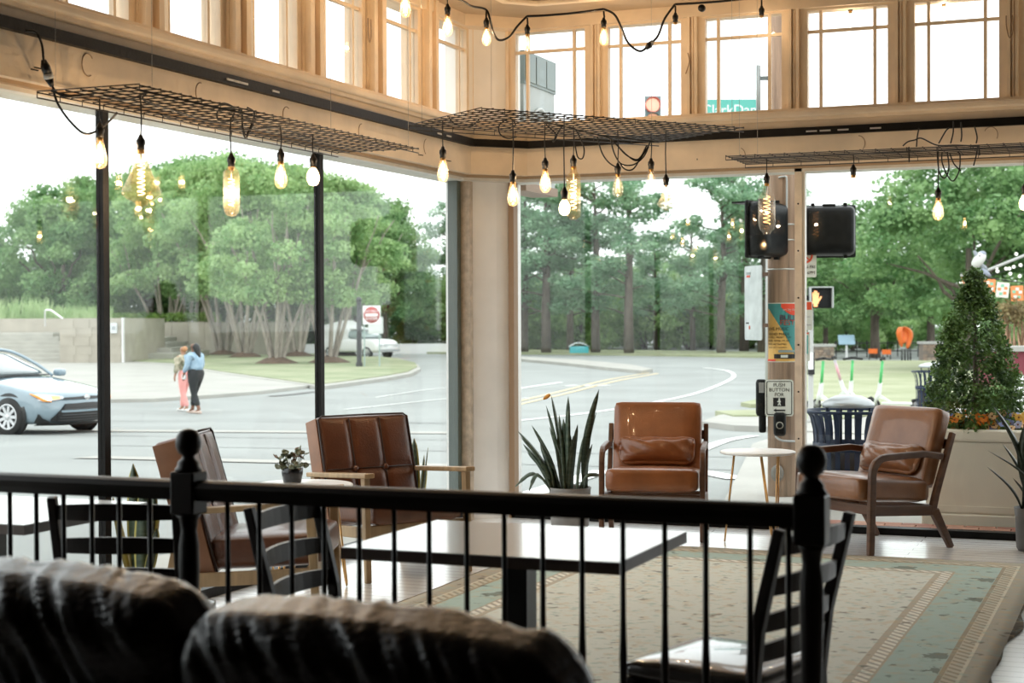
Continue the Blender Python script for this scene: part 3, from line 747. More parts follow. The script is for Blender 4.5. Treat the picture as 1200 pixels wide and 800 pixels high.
# rug
def rug_mat(hx, hy):
    m, nt, b = _nodes('faded_oriental_rug'); L = nt.links.new
    tc = nt.nodes.new('ShaderNodeTexCoord'); sp = nt.nodes.new('ShaderNodeSeparateXYZ'); L(tc.outputs['Object'], sp.inputs[0])
    def mth(op, a, c=None):
        n = nt.nodes.new('ShaderNodeMath'); n.operation = op
        for i, v in enumerate((a, c)):
            if v is None: continue
            if isinstance(v, (int, float)): n.inputs[i].default_value = v
            else: L(v, n.inputs[i])
        return n.outputs[0]
    dx = mth('SUBTRACT', hx, mth('ABSOLUTE', sp.outputs['X'])); dy = mth('SUBTRACT', hy, mth('ABSOLUTE', sp.outputs['Y']))
    d = mth('MINIMUM', dx, dy)
    rp = nt.nodes.new('ShaderNodeValToRGB'); rp.color_ramp.interpolation = 'CONSTANT'
    stops = [(0, '#6f6455'), (.010, '#b4ac9c'), (.10, '#b4ac9c'), (.115, '#d8d0bd'), (.13, '#cbc2ae'), (.185, '#a89d89'), (.205, '#b4c6bd'), (.43, '#bdb29e'), (.445, '#ebe6da'), (.50, '#c2b7a4'), (.53, '#dcddd2')]
    el = rp.color_ramp.elements
    el[0].position = 0; el[0].color = (*lin(stops[0][1]), 1)
    el[1].position = stops[1][0]; el[1].color = (*lin(stops[1][1]), 1)
    for p, c in stops[2:]: e = el.new(p); e.color = (*lin(c), 1)
    L(d, rp.inputs['Fac'])
    def noise(scale, det=4, mapsc=(1, 1, 1)):
        mp = nt.nodes.new('ShaderNodeMapping'); mp.inputs['Scale'].default_value = mapsc; L(tc.outputs['Object'], mp.inputs['Vector'])
        n = nt.nodes.new('ShaderNodeTexNoise'); n.inputs['Scale'].default_value = scale; n.inputs['Detail'].default_value = det; L(mp.outputs[0], n.inputs['Vector']); return n.outputs['Fac']
    def mixc(fac, a, col, blend='MIX'):
        n = nt.nodes.new('ShaderNodeMix'); n.data_type = 'RGBA'; n.blend_type = blend
        if isinstance(fac, (int, float)): n.inputs[0].default_value = fac
        else: L(fac, n.inputs[0])
        L(a, n.inputs[6])
        if isinstance(col, tuple): n.inputs[7].default_value = (*col, 1)
        else: L(col, n.inputs[7])
        return n.outputs[2]
    def thr(v, t, w=.03):
        n = nt.nodes.new('ShaderNodeMapRange'); n.inputs[1].default_value = t; n.inputs[2].default_value = t+w; L(v, n.inputs[0]); return n.outputs[0]
    c = rp.outputs['Color']
    c = mixc(mth('MULTIPLY', thr(noise(14, 8), .52, .12), .34), c, lin('#cfb387'))
    c = mixc(mth('MULTIPLY', thr(noise(17, 8, (1, 1.3, 1)), .56, .1), .5), c, lin('#a3b8ac'))
    c = mixc(mth('MULTIPLY', thr(noise(13, 8), .62, .06), .55), c, lin('#4d443a'))
    band = mth('MULTIPLY', mth('GREATER_THAN', d, .21), mth('LESS_THAN', d, .43))
    vo = nt.nodes.new('ShaderNodeTexVoronoi'); vo.inputs['Scale'].default_value = 3.6; L(tc.outputs['Object'], vo.inputs['Vector'])
    blot = mth('MULTIPLY', mth('LESS_THAN', mth('ADD', vo.outputs['Distance'], mth('MULTIPLY', noise(38, 2), .35)), .40), band)
    c = mixc(mth('MULTIPLY', blot, .6), c, lin('#5b5647'))
    gs = mth('MULTIPLY', mth('GREATER_THAN', d, .445), mth('LESS_THAN', d, .50)); gs2 = mth('MULTIPLY', mth('GREATER_THAN', d, .13), mth('LESS_THAN', d, .185))
    wv = mth('GREATER_THAN', mth('SINE', mth('MULTIPLY', mth('ADD', sp.outputs['X'], sp.outputs['Y']), 95)), .25)
    c = mixc(mth('MULTIPLY', mth('MULTIPLY', mth('ADD', gs, gs2), wv), .55), c, lin('#857a68'))
    c = mixc(.35, c, nt.nodes.new('ShaderNodeRGB').outputs[0], 'MIX') if False else c
    L(c, b.inputs['Base Color']); b.inputs['Roughness'].default_value = .95; b.inputs['Specular IOR Level'].default_value = .1
    bp = nt.nodes.new('ShaderNodeBump'); bp.inputs['Strength'].default_value = .5; bp.inputs['Distance'].default_value = .006
    L(noise(120, 2, (.4, 1, 1)), bp.inputs['Height']); L(bp.outputs['Normal'], b.inputs['Normal'])
    return m
hx, hy = 1.445, 2.12
rv, rf = [], []
NX, NY = 40, 56
for j in range(NY+1):
    for i in range(NX+1):
        x = -hx+2*hx*i/NX; y = -hy+2*hy*j/NY
        e = .018*math.sin(y*4.1+.6)+.012*math.sin(y*9) if i == NX else 0
        rv.append((x+e, y, .011+.003*mnoise.noise(Vector((x*3, y*3, 0)))))
for j in range(NY):
    for i in range(NX): a = j*(NX+1)+i; rf.append((a, a+1, a+NX+2, a+NX+1))
rg = MB().add(rv, rf, True)
n0 = len(rg.v); rim = [i for i in range(NX+1)]+[(j+1)*(NX+1)-1 for j in range(1, NY+1)]+[NY*(NX+1)+i for i in range(NX-1, -1, -1)]+[j*(NX+1) for j in range(NY-1, 0, -1)]
rg.v += [(rg.v[i][0], rg.v[i][1], .001) for i in rim]; k = len(rim)
for i in range(k): rg.f.append((rim[i], n0+i, n0+(i+1) % k, rim[(i+1) % k])); rg.smooth.append(False)
ro = rg.build('area_rug', rug_mat(hx, hy), None, (-2.015, 7.28, 0)); tag(ro, 'faded beige oriental rug with a grey green border on the floor', 'rug')
# ---------------------------------------------------------------- potted plants inside
SNAKE = M('snake_leaf_green', (.028, .050, .030), .42, col2=(.085, .115, .075), vscale=16, stretch=(.6, .6, 3.2), detail=2)
SNAKE_D = M('snake_leaf_dark', (.012, .020, .014), .40, col2=(.04, .055, .036), vscale=16, stretch=(.6, .6, 3.0), detail=2)
YELLOWL = M('snake_leaf_yellow_rim', (.55, .47, .13), .45)
SOIL = M('potting_soil', (.035, .025, .018), .95, bump=.6, bscale=60)
def blade(base, tip, w, bend, mat_axis=None, n=10, keel=.25, scale_w=None):
    """long sword leaf from base to tip with a sideways bend"""
    b, t = Vector(base), Vector(tip); d = (t-b); L = d.length; d.normalize()
    side = d.cross(Vector((0, 0, 1)));  side = side.normalized() if side.length > .05 else Vector((1, 0, 0))
    rot = Matrix.Rotation(bend[2] if len(bend) > 2 else 0, 3, d); side = rot @ side; nrm = side.cross(d).normalized()
    rings = []
    for i in range(n+1):
        u = i/n; p = b+(t-b)*u+Vector((bend[0], bend[1], 0))*math.sin(u*math.pi)*L
        ww = w*(.55+.75*math.sin(min(1, u*1.35+.15)*math.pi*.62))*(1-u**4)**.6+.0012
        rings.append([(p+side*ww/2)[:], (p+nrm*ww*keel*.55)[:], (p-side*ww/2)[:], (p+nrm*ww*(keel*.55-.09)-nrm*.0015)[:]])
    return MB().loft(rings)
def pot(t, prof, mat, zsoil, rs):
    MB().lathe(prof, 28).build('pot', mat, t); MB().lathe([(rs, zsoil-.01), (rs*.6, zsoil+.004), (.001, zsoil+.006)], 24).build('soil', SOIL, t)
GREYPOT = M('grey_stone_pot', (.21, .20, .19), .6, var=.12, vscale=14)
pp = YP(668, 600, 10.06)
t = thing('snake_plant', 'tall snake plant with many upright leaves in a grey pot by the column', 'plant', (pp[0], 10.06, 0))
pot(t, [(.115, 0), (.128, .02), (.142, .262), (.145, .275), (.137, .275), (.132, .25)], GREYPOT, .25, .132)
rnd = random.Random(4)
tips = [(607, 505), (610, 512), (613, 520), (618, 530), (623, 498), (629, 510), (640, 475), (644, 500), (646, 463), (655, 485), (660, 490), (666, 464), (667, 505), (672, 510), (677, 497), (690, 490), (702, 456), (699, 482), (604, 570), (620, 575), (707, 557), (633, 520), (652, 520), (684, 510), (694, 520)]
for i, (px, py) in enumerate(tips):
    q = YP(px, py, 10.06+rnd.uniform(-.10, .10)); a = (q[0]-pp[0])
    bx = max(-.1, min(.1, a*.38+rnd.uniform(-.03, .03))); by = rnd.uniform(-.09, .09)
    low = py > 550
    m = blade((bx, by, .24), (a, q[1]-10.06, q[2]), .034+.012*rnd.random(), (-.10*(1 if a > 0 else -1)*abs(a)*2.2, 0, rnd.uniform(-.7, .7)) if not low else (0, 0, .3))
    if low:
        m = MB().tube(spline([(bx, by, .25), ((bx+a)/2, by-.03, .36), (a, q[1]-10.06, q[2])], 6), [.008]*6+[.014]*4+[.008, .006, .003], 6)
    m.build('leaf', SNAKE, t)
q = YP(645, 462, 10.0)
fl_ = blade((YP(644.5, 462, 10)[0]-pp[0], -.06, q[2]), (YP(636.5, 468, 10)[0]-pp[0], -.06, YP(636.5, 468, 10)[2]), .02, (0, 0, 1.2)); fl_.build('dry_leaf_tip', M('dry_orange', (.70, .30, .05), .6), t)

t = thing('snake_plant', 'dark snake plant with arching leaves in a grey pot beside the planter', 'plant', (-.655, 10.02, 0))
pot(t, [(.10, 0), (.112, .02), (.118, .20), (.125, .26), (.117, .26), (.113, .24)], M('dark_stone_pot', (.09, .085, .08), .6, var=.12, vscale=14), .235, .112)
for i, (px, py, w, dy) in enumerate(((1165, 477, .05, 0), (1158, 528, .06, -.05), (1157, 547, .03, .03), (1187, 560, .035, -.02), (1195, 515, .04, .05), (1215, 470, .05, 0), (1232, 500, .045, .02), (1175, 520, .04, .06), (1205, 540, .05, -.06), (1240, 540, .05, 0), (1222, 450, .045, .04))):
    q = YP(px, py, 10.02+dy); a = q[0]+.655
    blade((max(-.08, min(.08, a*.3)), dy*.8, .24), (a, dy, q[2]), w, ((.12 if a < 0 else -.12) if i not in (1,) else .35, 0, rnd.uniform(-.6, .6))).build('leaf', SNAKE_D, t)

def yellow_plant(loc, leaves, label, potmat, pr_):
    t = thing('snake_plant', label, 'plant', loc)
    pot(t, [(pr_*.75, 0), (pr_*.8, .015), (pr_, .235), (pr_*1.06, .24), (pr_*1.06, .265), (pr_*.96, .265), (pr_*.92, .25)], potmat, .24, pr_*.92)
    for i, (dx, dy, z, w) in enumerate(leaves):
        a = rnd.uniform(-.5, .5); b0 = (dx*.3, dy*.3, .235); tp = (dx, dy, z)
        lf = blade(b0, tp, w*.72, (dx*.1, dy*.1, a)).build('leaf', SNAKE, t)
        b1 = blade((b0[0], b0[1]+.004, b0[2]), (tp[0], tp[1]+.004, tp[2]), w, (dx*.1, dy*.1, a), keel=.22); b1.build('leaf_rim', YELLOWL, lf)
pA = XP(165, 640, -4.22)
yellow_plant((-4.19, pA[1]-.05, 0), [(-.02, -.02, .77, .062), (.07, -.07, .70, .06), (-.10, -.06, .62, .055), (.12, -.02, .58, .05), (.02, .09, .66, .05), (-.05, .06, .55, .055), (.16, -.10, .50, .04)], 'yellow rimmed snake plant in a terracotta pot behind the left cafe chair', M('terracotta', (.32, .14, .075), .7, var=.1), .12)
pB = XP(487, 560, -4.2)
yellow_plant((-4.2, pB[1], 0), [(.0, -.02, .68, .05), (.07, .03, .62, .045), (-.07, .0, .60, .05), (.10, -.06, .52, .04), (-.03, -.09, .55, .05), (.02, .08, .57, .04)], 'yellow rimmed snake plant standing behind the tufted armchair by the column', GREYPOT, .10)

c = ZP(342.5, 566, .55)
t = thing('potted_plant', 'small leafy plant in a black pot on the round white table', 'plant', (c[0], c[1], .55))
pot(t, [(.043, 0), (.048, .008), (.056, .055), (.057, .082), (.051, .082), (.049, .07)], M('black_glazed_pot', (.012, .012, .013), .25), .066, .05)
LG = M('begonia_leaf', (.075, .105, .055), .5, col2=(.20, .20, .13), vscale=40); LR = M('begonia_red', (.20, .075, .05), .5, col2=(.16, .13, .07), vscale=40)
for i in range(30):
    a = rnd.uniform(0, 6.28); el = rnd.uniform(.1, 1.3); L = rnd.uniform(.05, .115)
    tip = Vector((math.cos(a)*math.cos(el)*L, math.sin(a)*math.cos(el)*L, .075+math.sin(el)*L))
    lf = MB(); ring = [(math.cos(k*math.pi/4)*.021, math.sin(k*math.pi/4)*.017, .004*math.cos(k*math.pi/2)) for k in range(8)]
    lf.add([(0, 0, -.004)]+ring+[(x, y, z-.002) for x, y, z in ring], [(0, k+1, (k+1) % 8+1) for k in range(8)]+[(k+1, k+9, (k+1) % 8+9, (k+1) % 8+1) for k in range(8)]+[tuple(range(16, 8, -1))], True)
    lf.xf(TR(*tip, rx=rnd.uniform(-.9, .9), ry=rnd.uniform(-.9, .9), rz=a)); o = lf.build('leaf', LR if i % 5 == 0 else LG, t)
    MB().tube([(tip.x*.25, tip.y*.25, .07), tip[:]], .0016, 5).build('stem', LG, o)
# ---------------------------------------------------------------- trees and shrubs outside
BARK_P = M('pale_bark', (.30, .26, .22), .85, var=.25, vscale=3, bump=.4, bscale=12, stretch=(3, 3, .6))
BARK_D = M('dark_bark', (.13, .105, .085), .9, var=.3, vscale=3, bump=.5, bscale=10, stretch=(3, 3, .6))
LEAF_M = M_leaf('myrtle_leaf', '#7aa066', '#b2cd90', .42, .9)
LEAF_O = M_leaf('oak_leaf', '#5f8a56', '#9bba80', .40, .7)
LEAF_P = M_leaf('pine_leaf', '#66906c', '#a2c09c', .40, .8)
LEAF_U = M_leaf('brush_leaf', '#78a062', '#b2cc8e', .42, .5)
LEAF_B = M_leaf('box_leaf', '#2c4722', '#6f8f45', .25, 9.0)
MULCH = M('brown_mulch', (.12, .075, .05), .95, var=.3, vscale=6, bump=.8, bscale=14)

def leaves_mesh(name, clusters, size, mat, seed, flat=.0):
    """many small leaf blades spread through ellipsoid clusters (cx,cy,cz,rx,ry,rz,count)"""
    rg_ = np.random.default_rng(seed); allv = []
    for cx, cy, cz, rx, ry, rz, n in clusters:
        d = rg_.normal(size=(n, 3)); d /= np.linalg.norm(d, axis=1)[:, None]
        r = rg_.random(n)**.42
        p = d*r[:, None]*np.array([rx, ry, rz])+np.array([cx, cy, cz])
        nr = d*.5+rg_.normal(size=(n, 3))*.75+np.array([0, 0, .55]); nr /= np.linalg.norm(nr, axis=1)[:, None]
        a = np.cross(nr, rg_.normal(size=(n, 3))); a /= np.linalg.norm(a, axis=1)[:, None]; b = np.cross(nr, a)
        s = size*(.6+.8*rg_.random(n))[:, None]
        allv.append(np.stack([p-a*s*.5, p+b*s*.32, p+a*s*.5, p-b*s*.32], 1).reshape(-1, 3))
    V = np.concatenate(allv); nq = len(V)//4
    me = bpy.data.meshes.new(name); me.vertices.add(len(V)); me.vertices.foreach_set('co', V.ravel().astype(np.float32))
    me.loops.add(nq*4); me.loops.foreach_set('vertex_index', np.arange(nq*4, dtype=np.int32))
    me.polygons.add(nq); me.polygons.foreach_set('loop_start', np.arange(0, nq*4, 4, dtype=np.int32)); me.polygons.foreach_set('loop_total', np.full(nq, 4, dtype=np.int32))
    me.materials.append(mat); me.update(calc_edges=True); return me
def crown_clusters(rnd, n, R_, zlo, zhi, rc, cnt, shape='dome', flat=.6):
    out = []
    for i in range(n):
        z = zlo+(zhi-zlo)*rnd.random(); k = (z-zlo)/(zhi-zlo)
        if shape == 'dome': rad = R_*math.sqrt(max(.03, 1-(max(0, k-.28)/.74)**2))*(.72+.28*min(1, k/.28))
        elif shape == 'spire': rad = R_*(1.0-.55*k)
        else: rad = R_*(.55+.45*math.sin(k*math.pi))
        a = rnd.uniform(0, 6.283); q = rad*math.sqrt(rnd.uniform(.15, 1))
        c = rc*rnd.uniform(.65, 1.3); out.append((q*math.cos(a), q*math.sin(a), z, c, c, c*flat, int(cnt*(c/rc)**2)))
    return out
def limb(p0, p1, r0, r1, bend, rnd, n=5):
    P = [Vector(p0)+(Vector(p1)-Vector(p0))*i/n for i in range(n+1)]
    for i in range(1, n): P[i] += Vector((rnd.uniform(-1, 1), rnd.uniform(-1, 1), rnd.uniform(-.4, .4)))*bend
    return MB().tube(P, [r0+(r1-r0)*i/n for i in range(n+1)], 7)
PROTO = {}
def tree_proto(kind, variant):
    rnd = random.Random(kind+str(variant)); t = bpy.data.objects.new(kind, None); COL.objects.link(t)
    if kind == 'crape_myrtle':         # about 9.5 m, vase of pale stems
        for k in range(6):
            a = k*1.05+rnd.uniform(-.3, .3); q = rnd.uniform(1.2, 2.4)
            top = (math.cos(a)*q, math.sin(a)*q, rnd.uniform(4.6, 6.2)); mid = (math.cos(a)*q*.42, math.sin(a)*q*.42, 2.3)
            st_ = MB().tube(spline([(math.cos(a)*.16, math.sin(a)*.16, -.1), mid, top], 5), [.135-.009*i for i in range(11)], 7).build('stem', BARK_P, t)
            for j in range(2):
                e = (top[0]*1.25+rnd.uniform(-.9, .9), top[1]*1.25+rnd.uniform(-.9, .9), top[2]+rnd.uniform(.8, 2.0))
                limb(tuple(np.array(mid)+(np.array(top)-np.array(mid))*(.35+.3*j)), e, .06, .02, .08, rnd).build('branch', BARK_P, st_)
        cl = crown_clusters(rnd, 62, 3.6, 3.3, 9.3, .95, 330, 'dome', .55)
        fo = OB('foliage', leaves_mesh('foliage', cl, .21, LEAF_M, 11+variant), t)
    elif kind == 'shade_tree':          # broad crown, about 11 m
        MB().tube([(0, 0, -.1), (.05, 0, 1.5), (0, .1, 3.2), (.1, .1, 6)], [.34, .27, .24, .12], 9).build('trunk', BARK_D, t)
        for k in range(7):
            a = k*.9+rnd.uniform(-.3, .3); q = rnd.uniform(2.2, 3.8)
            limb((0, .05, rnd.uniform(2.4, 4.2)), (math.cos(a)*q, math.sin(a)*q, rnd.uniform(5, 8.4)), .12, .03, .18, rnd).build('branch', BARK_D, t)
        cl = crown_clusters(rnd, 78, 4.5, 2.9, 10.6, 1.12, 330, 'dome', .62)
        OB('foliage', leaves_mesh('foliage', cl, .24, LEAF_O, 31+variant), t)
    elif kind == 'pine_tree':           # tall bare trunk, ragged tufts, about 11.5 m
        sway = rnd.uniform(-.3, .3)
        MB().tube([(0, 0, -.1), (sway*.3, 0, 3), (sway, .1, 7), (sway*.7, 0, 10.8)], [.26, .22, .16, .05], 8).build('trunk', BARK_D, t)
        cl = []
        for k in range(20):
            z = 3.0+8.2*(k/19)**.9; a = rnd.uniform(0, 6.28); q = (2.9-.17*z)*rnd.uniform(.45, 1.25)
            e = (sway*.8+math.cos(a)*q, math.sin(a)*q, z+.35)
            limb((sway*z/10, 0, z-.3), e, .07, .02, .12, rnd, 4).build('branch', BARK_D, t)
            for j in range(2):
                c = rnd.uniform(.55, 1.0); cl.append((e[0]+rnd.uniform(-.6, .6), e[1]+rnd.uniform(-.6, .6), e[2]+rnd.uniform(-.2, .5), c*1.15, c*1.15, c*.62, int(300*c)))
        OB('foliage', leaves_mesh('foliage', cl, .20, LEAF_P, 51+variant), t)
    elif kind == 'bush':               # rounded understory growth, about 4 m
        for k in range(4): limb((.1*k-.15, 0, -.1), (rnd.uniform(-1, 1), rnd.uniform(-1, 1), 2.2), .07, .02, .12, rnd).build('stem', BARK_D, t)
        cl = crown_clusters(rnd, 34, 2.3, .5, 4.0, .85, 260, 'round', .75)
        OB('foliage', leaves_mesh('foliage', cl, .22, LEAF_U, 71+variant), t)
    for k in kids(t):
        if k.name.startswith('foliage'): k['kind'] = 'stuff'
    PROTO[(kind, variant)] = [t, False]
NATH = {'crape_myrtle': 9.6, 'shade_tree': 11.2, 'pine_tree': 11.6, 'bush': 4.3}
def plant_tree(kind, variant, px, s, top, label, cat, group=None, wide=1.0, base=None):
    if (kind, variant) not in PROTO: tree_proto(kind, variant)
    p = GS(px, s); h = HZ(top, s)-p[2]; k = h/NATH[kind]; pr_ = PROTO[(kind, variant)]
    rz = (px*37 % 360)*math.pi/180; sc = (k*wide, k*wide, k)
    if not pr_[1]:
        pr_[1] = True; o = pr_[0]; o.location = tuple(p); o.rotation_euler = (0, 0, rz); o.scale = sc; tag(o, label, cat, group)
    else: o = copy_tree(pr_[0], p, rz, sc, label, group); tag(o, label, cat, group)
    return o
# crape myrtles on the corner lawn, each in its ring of mulch
for i, (px, py, top) in enumerate(((194, 417, 208), (219, 415, 190), (262, 418, 186), (287, 421, 184), (324, 429, 190), (349, 420, 196), (386, 428, 205), (402, 419, 222))):
    p = GP(px, py); s = S_of(p[0], p[1])
    plant_tree('crape_myrtle', i % 3, px, s, top, '%s pale stemmed crape myrtle from the plaza steps on the corner lawn' % NICK[i+1], 'tree', 'crape myrtles on the corner lawn', .95)
    r_ = 1.15 if py > 424 else 1.0
    rn = random.Random(i); prof = [(r_, 0), (r_*.8, .10), (r_*.45, .26), (.2, .36)]
    m = MB().lathe(prof, 16); m.v = [(x+rn.uniform(-.06, .06), y+rn.uniform(-.06, .06), z+rn.uniform(-.02, .02)) for x, y, z in m.v]
    tag(m.build('mulch_mound', MULCH, None, (p[0], p[1], gz(p[0], p[1])+.13)), 'brown mulch mound under the %s crape myrtle from the plaza steps' % NICK[i+1], 'mulch', 'mulch mounds on the corner lawn')
# trees beyond the retaining wall
for i, (px, s, top, w) in enumerate(((-30, 112, 262, 1.0), (28, 116, 240, 1.0), (75, 110, 212, 1.0), (122, 122, 200, 1.05), (175, 116, 186, 1.0), (245, 124, 176, 1.05), (312, 120, 186, 1.0), (362, 126, 190, 1.0), (418, 118, 212, 1.0), (452, 112, 240, .8), (492, 128, 292, .9))):
    plant_tree('shade_tree', i % 3, px, s, top, 'leafy broad tree beyond the long retaining wall', 'tree', 'broad trees beyond the retaining wall', w)
for i, (px, s, top) in enumerate(((528, 122, 246), (545, 126, 262), (566, 118, 235), (594, 124, 228))):
    plant_tree('pine_tree', i % 3, px, s, top, 'dark ragged pine standing behind the corner column', 'tree', 'pines behind the corner column', 1.15)
for i, (px, s, top, w) in enumerate(((614, 106, 222, 1.3), (640, 103, 206, 1.35), (668, 112, 238, 1.2), (698, 103, 212, 1.35), (737, 100, 214, 1.45), (768, 116, 290, 1.1), (812, 114, 262, 1.2), (845, 100, 222, 1.35), (872, 110, 208, 1.3), (893, 101, 228, 1.3), (918, 112, 232, 1.2))):
    plant_tree('pine_tree', i % 3, px, s, top, '%s tall bare trunked pine from the cream column across the bend' % NICK[i+1], 'tree', 'tall pines across the bend', w)
for i, px in enumerate(range(-20, 560, 34)):
    plant_tree('bush', i % 2, px, 121+(i*7 % 5)*2, 338+(i*13 % 22), 'rounded green brush low behind the retaining wall', 'bush', 'brush behind the retaining wall', 1.15)
for i, px in enumerate(range(556, 1010, 25)):
    plant_tree('bush', i % 2, px, 117+(i*7 % 5)*3, 318+(i*17 % 40), 'rounded green brush below the far pines', 'bush', 'brush below the far pines', 1.1)
for i, px in enumerate(range(570, 1010, 52)):
    plant_tree('shade_tree', i % 3, px, 138, 288+(i*31 % 40), 'leafy tree filling the wood behind the pines', 'tree', 'trees filling the wood behind the pines', 1.1)
# right hand side
plant_tree('shade_tree', 0, 1135, 66, 168, 'large round leafy tree rising behind the clipped cone shrub', 'tree', None, 1.12)
plant_tree('shade_tree', 1, 1026, 90, 232, 'full leafy tree standing near the two orange boards', 'tree', None, 1.15)
plant_tree('shade_tree', 2, 1222, 72, 150, 'tall leafy tree above the bunting and the maroon planter wall', 'tree', None, 1.1)
plant_tree('shade_tree', 1, 1090, 100, 250, 'leafy tree rising behind the orange sculpture and stone pier', 'tree', None, 1.15)
plant_tree('shade_tree', 2, 968, 104, 288, 'pale green tree seen past the lit pedestrian signal', 'tree', None, 1.0)
for i, px in enumerate((1000, 1030, 1065, 1100, 1140, 1180, 1215)):
    plant_tree('bush', i % 2, px, 108+(i % 3)*4, 352+(i*11 % 26), 'rounded green brush at the far side of the park lawn', 'bush', 'brush beyond the park lawn', 1.15)
# ---------------------------------------------------------------- built things across the street
WALLC = M('buff_block_wall', (.41, .375, .315), .85, var=.08, vscale=1.2, bump=.2, bscale=8)
STEPC = M('step_concrete', (.41, .40, .36), .85, var=.08, vscale=1.5)
WHITEM = M('white_painted_metal', (.80, .80, .80), .4)
def slab(name, px0, px1, s0, s1, z0, z1, mat, parent=None):
    """block between picture columns px0..px1 (taken at the near face) and depths s0..s1"""
    t0, t1 = (px0-600)/F_PX*s0, (px1-600)/F_PX*s0
    poly = [st(s0, t0), st(s0, t1), st(s1, t1), st(s1, t0)]
    return MB().prism(poly, z0, z1).build(name, mat, parent)
Z0 = -.83
stp = thing('stair_flight', 'wide flight of pale concrete steps up from the plaza', 'stairs', GS(20, 86))
stp.location = (0, 0, 0)
for i in range(8):
    s0 = 83.2+i*.9; slab('step', -330, 108-i*6.6, s0, 92, Z0, HZ(421.5-4.9*i, s0), STEPC, stp)
rw = thing('retaining_wall', 'buff block wall beside the plaza steps with a white plaque', 'wall')
slab('wall_block', -330, 70, 92.1, 92.8, Z0, HZ(370.5, 92), WALLC, rw)
slab('cheek_wall', 70, 144, 82.8, 92.8, Z0, HZ(370.5, 84), WALLC, rw)
for r_ in range(5):
    for c_ in range(4):
        slab('block', 70.6+c_*18.6+(r_ % 2)*3, 70.6+c_*18.6+15.3+(r_ % 2)*3, 82.77, 82.82, Z0+.05+r_*.47, Z0+.05+r_*.47+.455, WALLC, rw)
slab('corner_strip', 142.6, 144.2, 82.65, 83, Z0, HZ(370, 83), WHITEM, rw)
slab('plaque', 129, 137, 82.6, 82.72, HZ(388, 82.7), HZ(376, 82.7), M('plaque_white', (.62, .65, .66), .4), rw)
slab('plaque_print', 131, 135, 82.57, 82.61, HZ(384, 82.7), HZ(380, 82.7), M('plaque_grey', (.35, .38, .40), .5), rw)
lw = thing('garden_wall', 'long low buff wall running behind the crape myrtles', 'wall')
for i in range(11):
    slab('wall_panel', 144+i*19.2, 144+i*19.2+18.9, 99.5, 100.2, Z0, HZ(375.5 if i else 377, 100), WALLC, lw)
te = thing('terrace_seating', 'low concrete terrace ledges below the hedge', 'terrace')
for i in range(4): slab('ledge', 145, 203-i*4, 88.5+i*2.2, 99, Z0, HZ(412-6.2*i, 88.5+i*2.2), STEPC, te)
hd = thing('clipped_hedge', 'clipped green hedge along the top of the garden wall', 'hedge', GS(190, 101.5))
cl = [(x, y_, 0, .5, .5, .33, 150) for x, y_ in [(st(0, t)[0]+st(k*.5, 0)[0], st(0, t)[1]+st(k*.5, 0)[1]) for t in np.arange(-3.9, 3.6, .55) for k in (0, 1)]]
ho = OB('foliage', leaves_mesh('foliage', cl, .14, M_leaf('hedge_leaf', '#6c9146', '#a4bd6c', .35, 1.2), 5), hd); ho['kind'] = 'stuff'
hd.location.z = HZ(369.5, 101.5)
hr = thing('stair_handrail', 'white tubular handrail sloping beside the plaza steps', 'handrail')
def p3(px, py, s): x, y = st(s, (px-600)/F_PX*s); return (x, y, HZ(py, s))
MB().tube([p3(53, 380, 90), p3(53, 362, 90), p3(54, 360.5, 89.8), p3(59, 360.5, 89.3), p3(62, 362, 89), p3(116, 402, 83)], .045, 7).build('rail', WHITEM, hr)
MB().tube([p3(87, 383, 86), p3(87, 409, 86)], .04, 7).build('post', WHITEM, hr)
MB().tube([p3(115, 401, 83), p3(115, 424, 83)], .04, 7).build('post', WHITEM, hr)
gr = thing('grass_clump', 'pale tall ornamental grass behind the step wall', 'grass', GS(40, 95)); gr.location = (0, 0, 0)
rg_ = random.Random(3); gm = MB()
for i in range(520):
    px = rg_.uniform(-10, 132); s = rg_.uniform(94, 97); a = rg_.uniform(-.5, .5); hgt = rg_.uniform(352, 363) if px > 60 else rg_.uniform(342, 358)
    b = Vector(p3(px, 374, s)); tp = Vector(p3(px+a*14, hgt, s)); d = Vector((.035, .01, 0))
    gm.add([(b-d)[:], (b+d)[:], ((b+tp)/2+d*.8+Vector((0, 0, .15)))[:], tp[:], ((b+tp)/2-d*.8+Vector((0, 0, .15)))[:]], [(0, 1, 2, 3, 4)])
go = gm.build('blades', M_leaf('tall_grass', '#8fae74', '#b9cc9a', .4, 1.0), gr); go['kind'] = 'stuff'
gr.name = 'ornamental_grass'
bw = slab('road_barrier', 334, 556, 106, 106.5, Z0, HZ(402, 106), WHITEM); tag(bw, 'low white barrier along the far road behind the van', 'barrier')
# posts and signs on the corner lawn
p = GP(421, 433); t = thing('black_post', 'plain black lamp post on the corner lawn beside the red sign', 'post', p)
MB().lathe([(.16, -.1), (.16, .3), (.115, .36), (.11, HZ(352, S_of(p[0], p[1]))-p[2])], 12).build('shaft', BLK, t)
MB().lathe([(.13, 0), (.13, .12), (.05, .2)], 12, (0, 0, HZ(352, S_of(p[0], p[1]))-p[2])).build('cap', BLK, t)
p = GP(436, 433); s = S_of(p[0], p[1])
t = thing('do_not_enter_sign', 'red round do not enter sign on two thin posts on the corner lawn', 'sign', (p[0], p[1], gz(p[0], p[1])), YAW)
for dx in (-.34, .34): MB().box(dx-.03, dx+.03, -.02, .02, -.1, HZ(360, s)-p[2]).build('post', M('sign_post_green', (.30, .38, .36), .5), t)
zc = HZ(368, s)-p[2]
MB().box(-.40, .40, -.045, -.03, zc-.42, zc+.42).build('sign_plate', WHITEM, t)
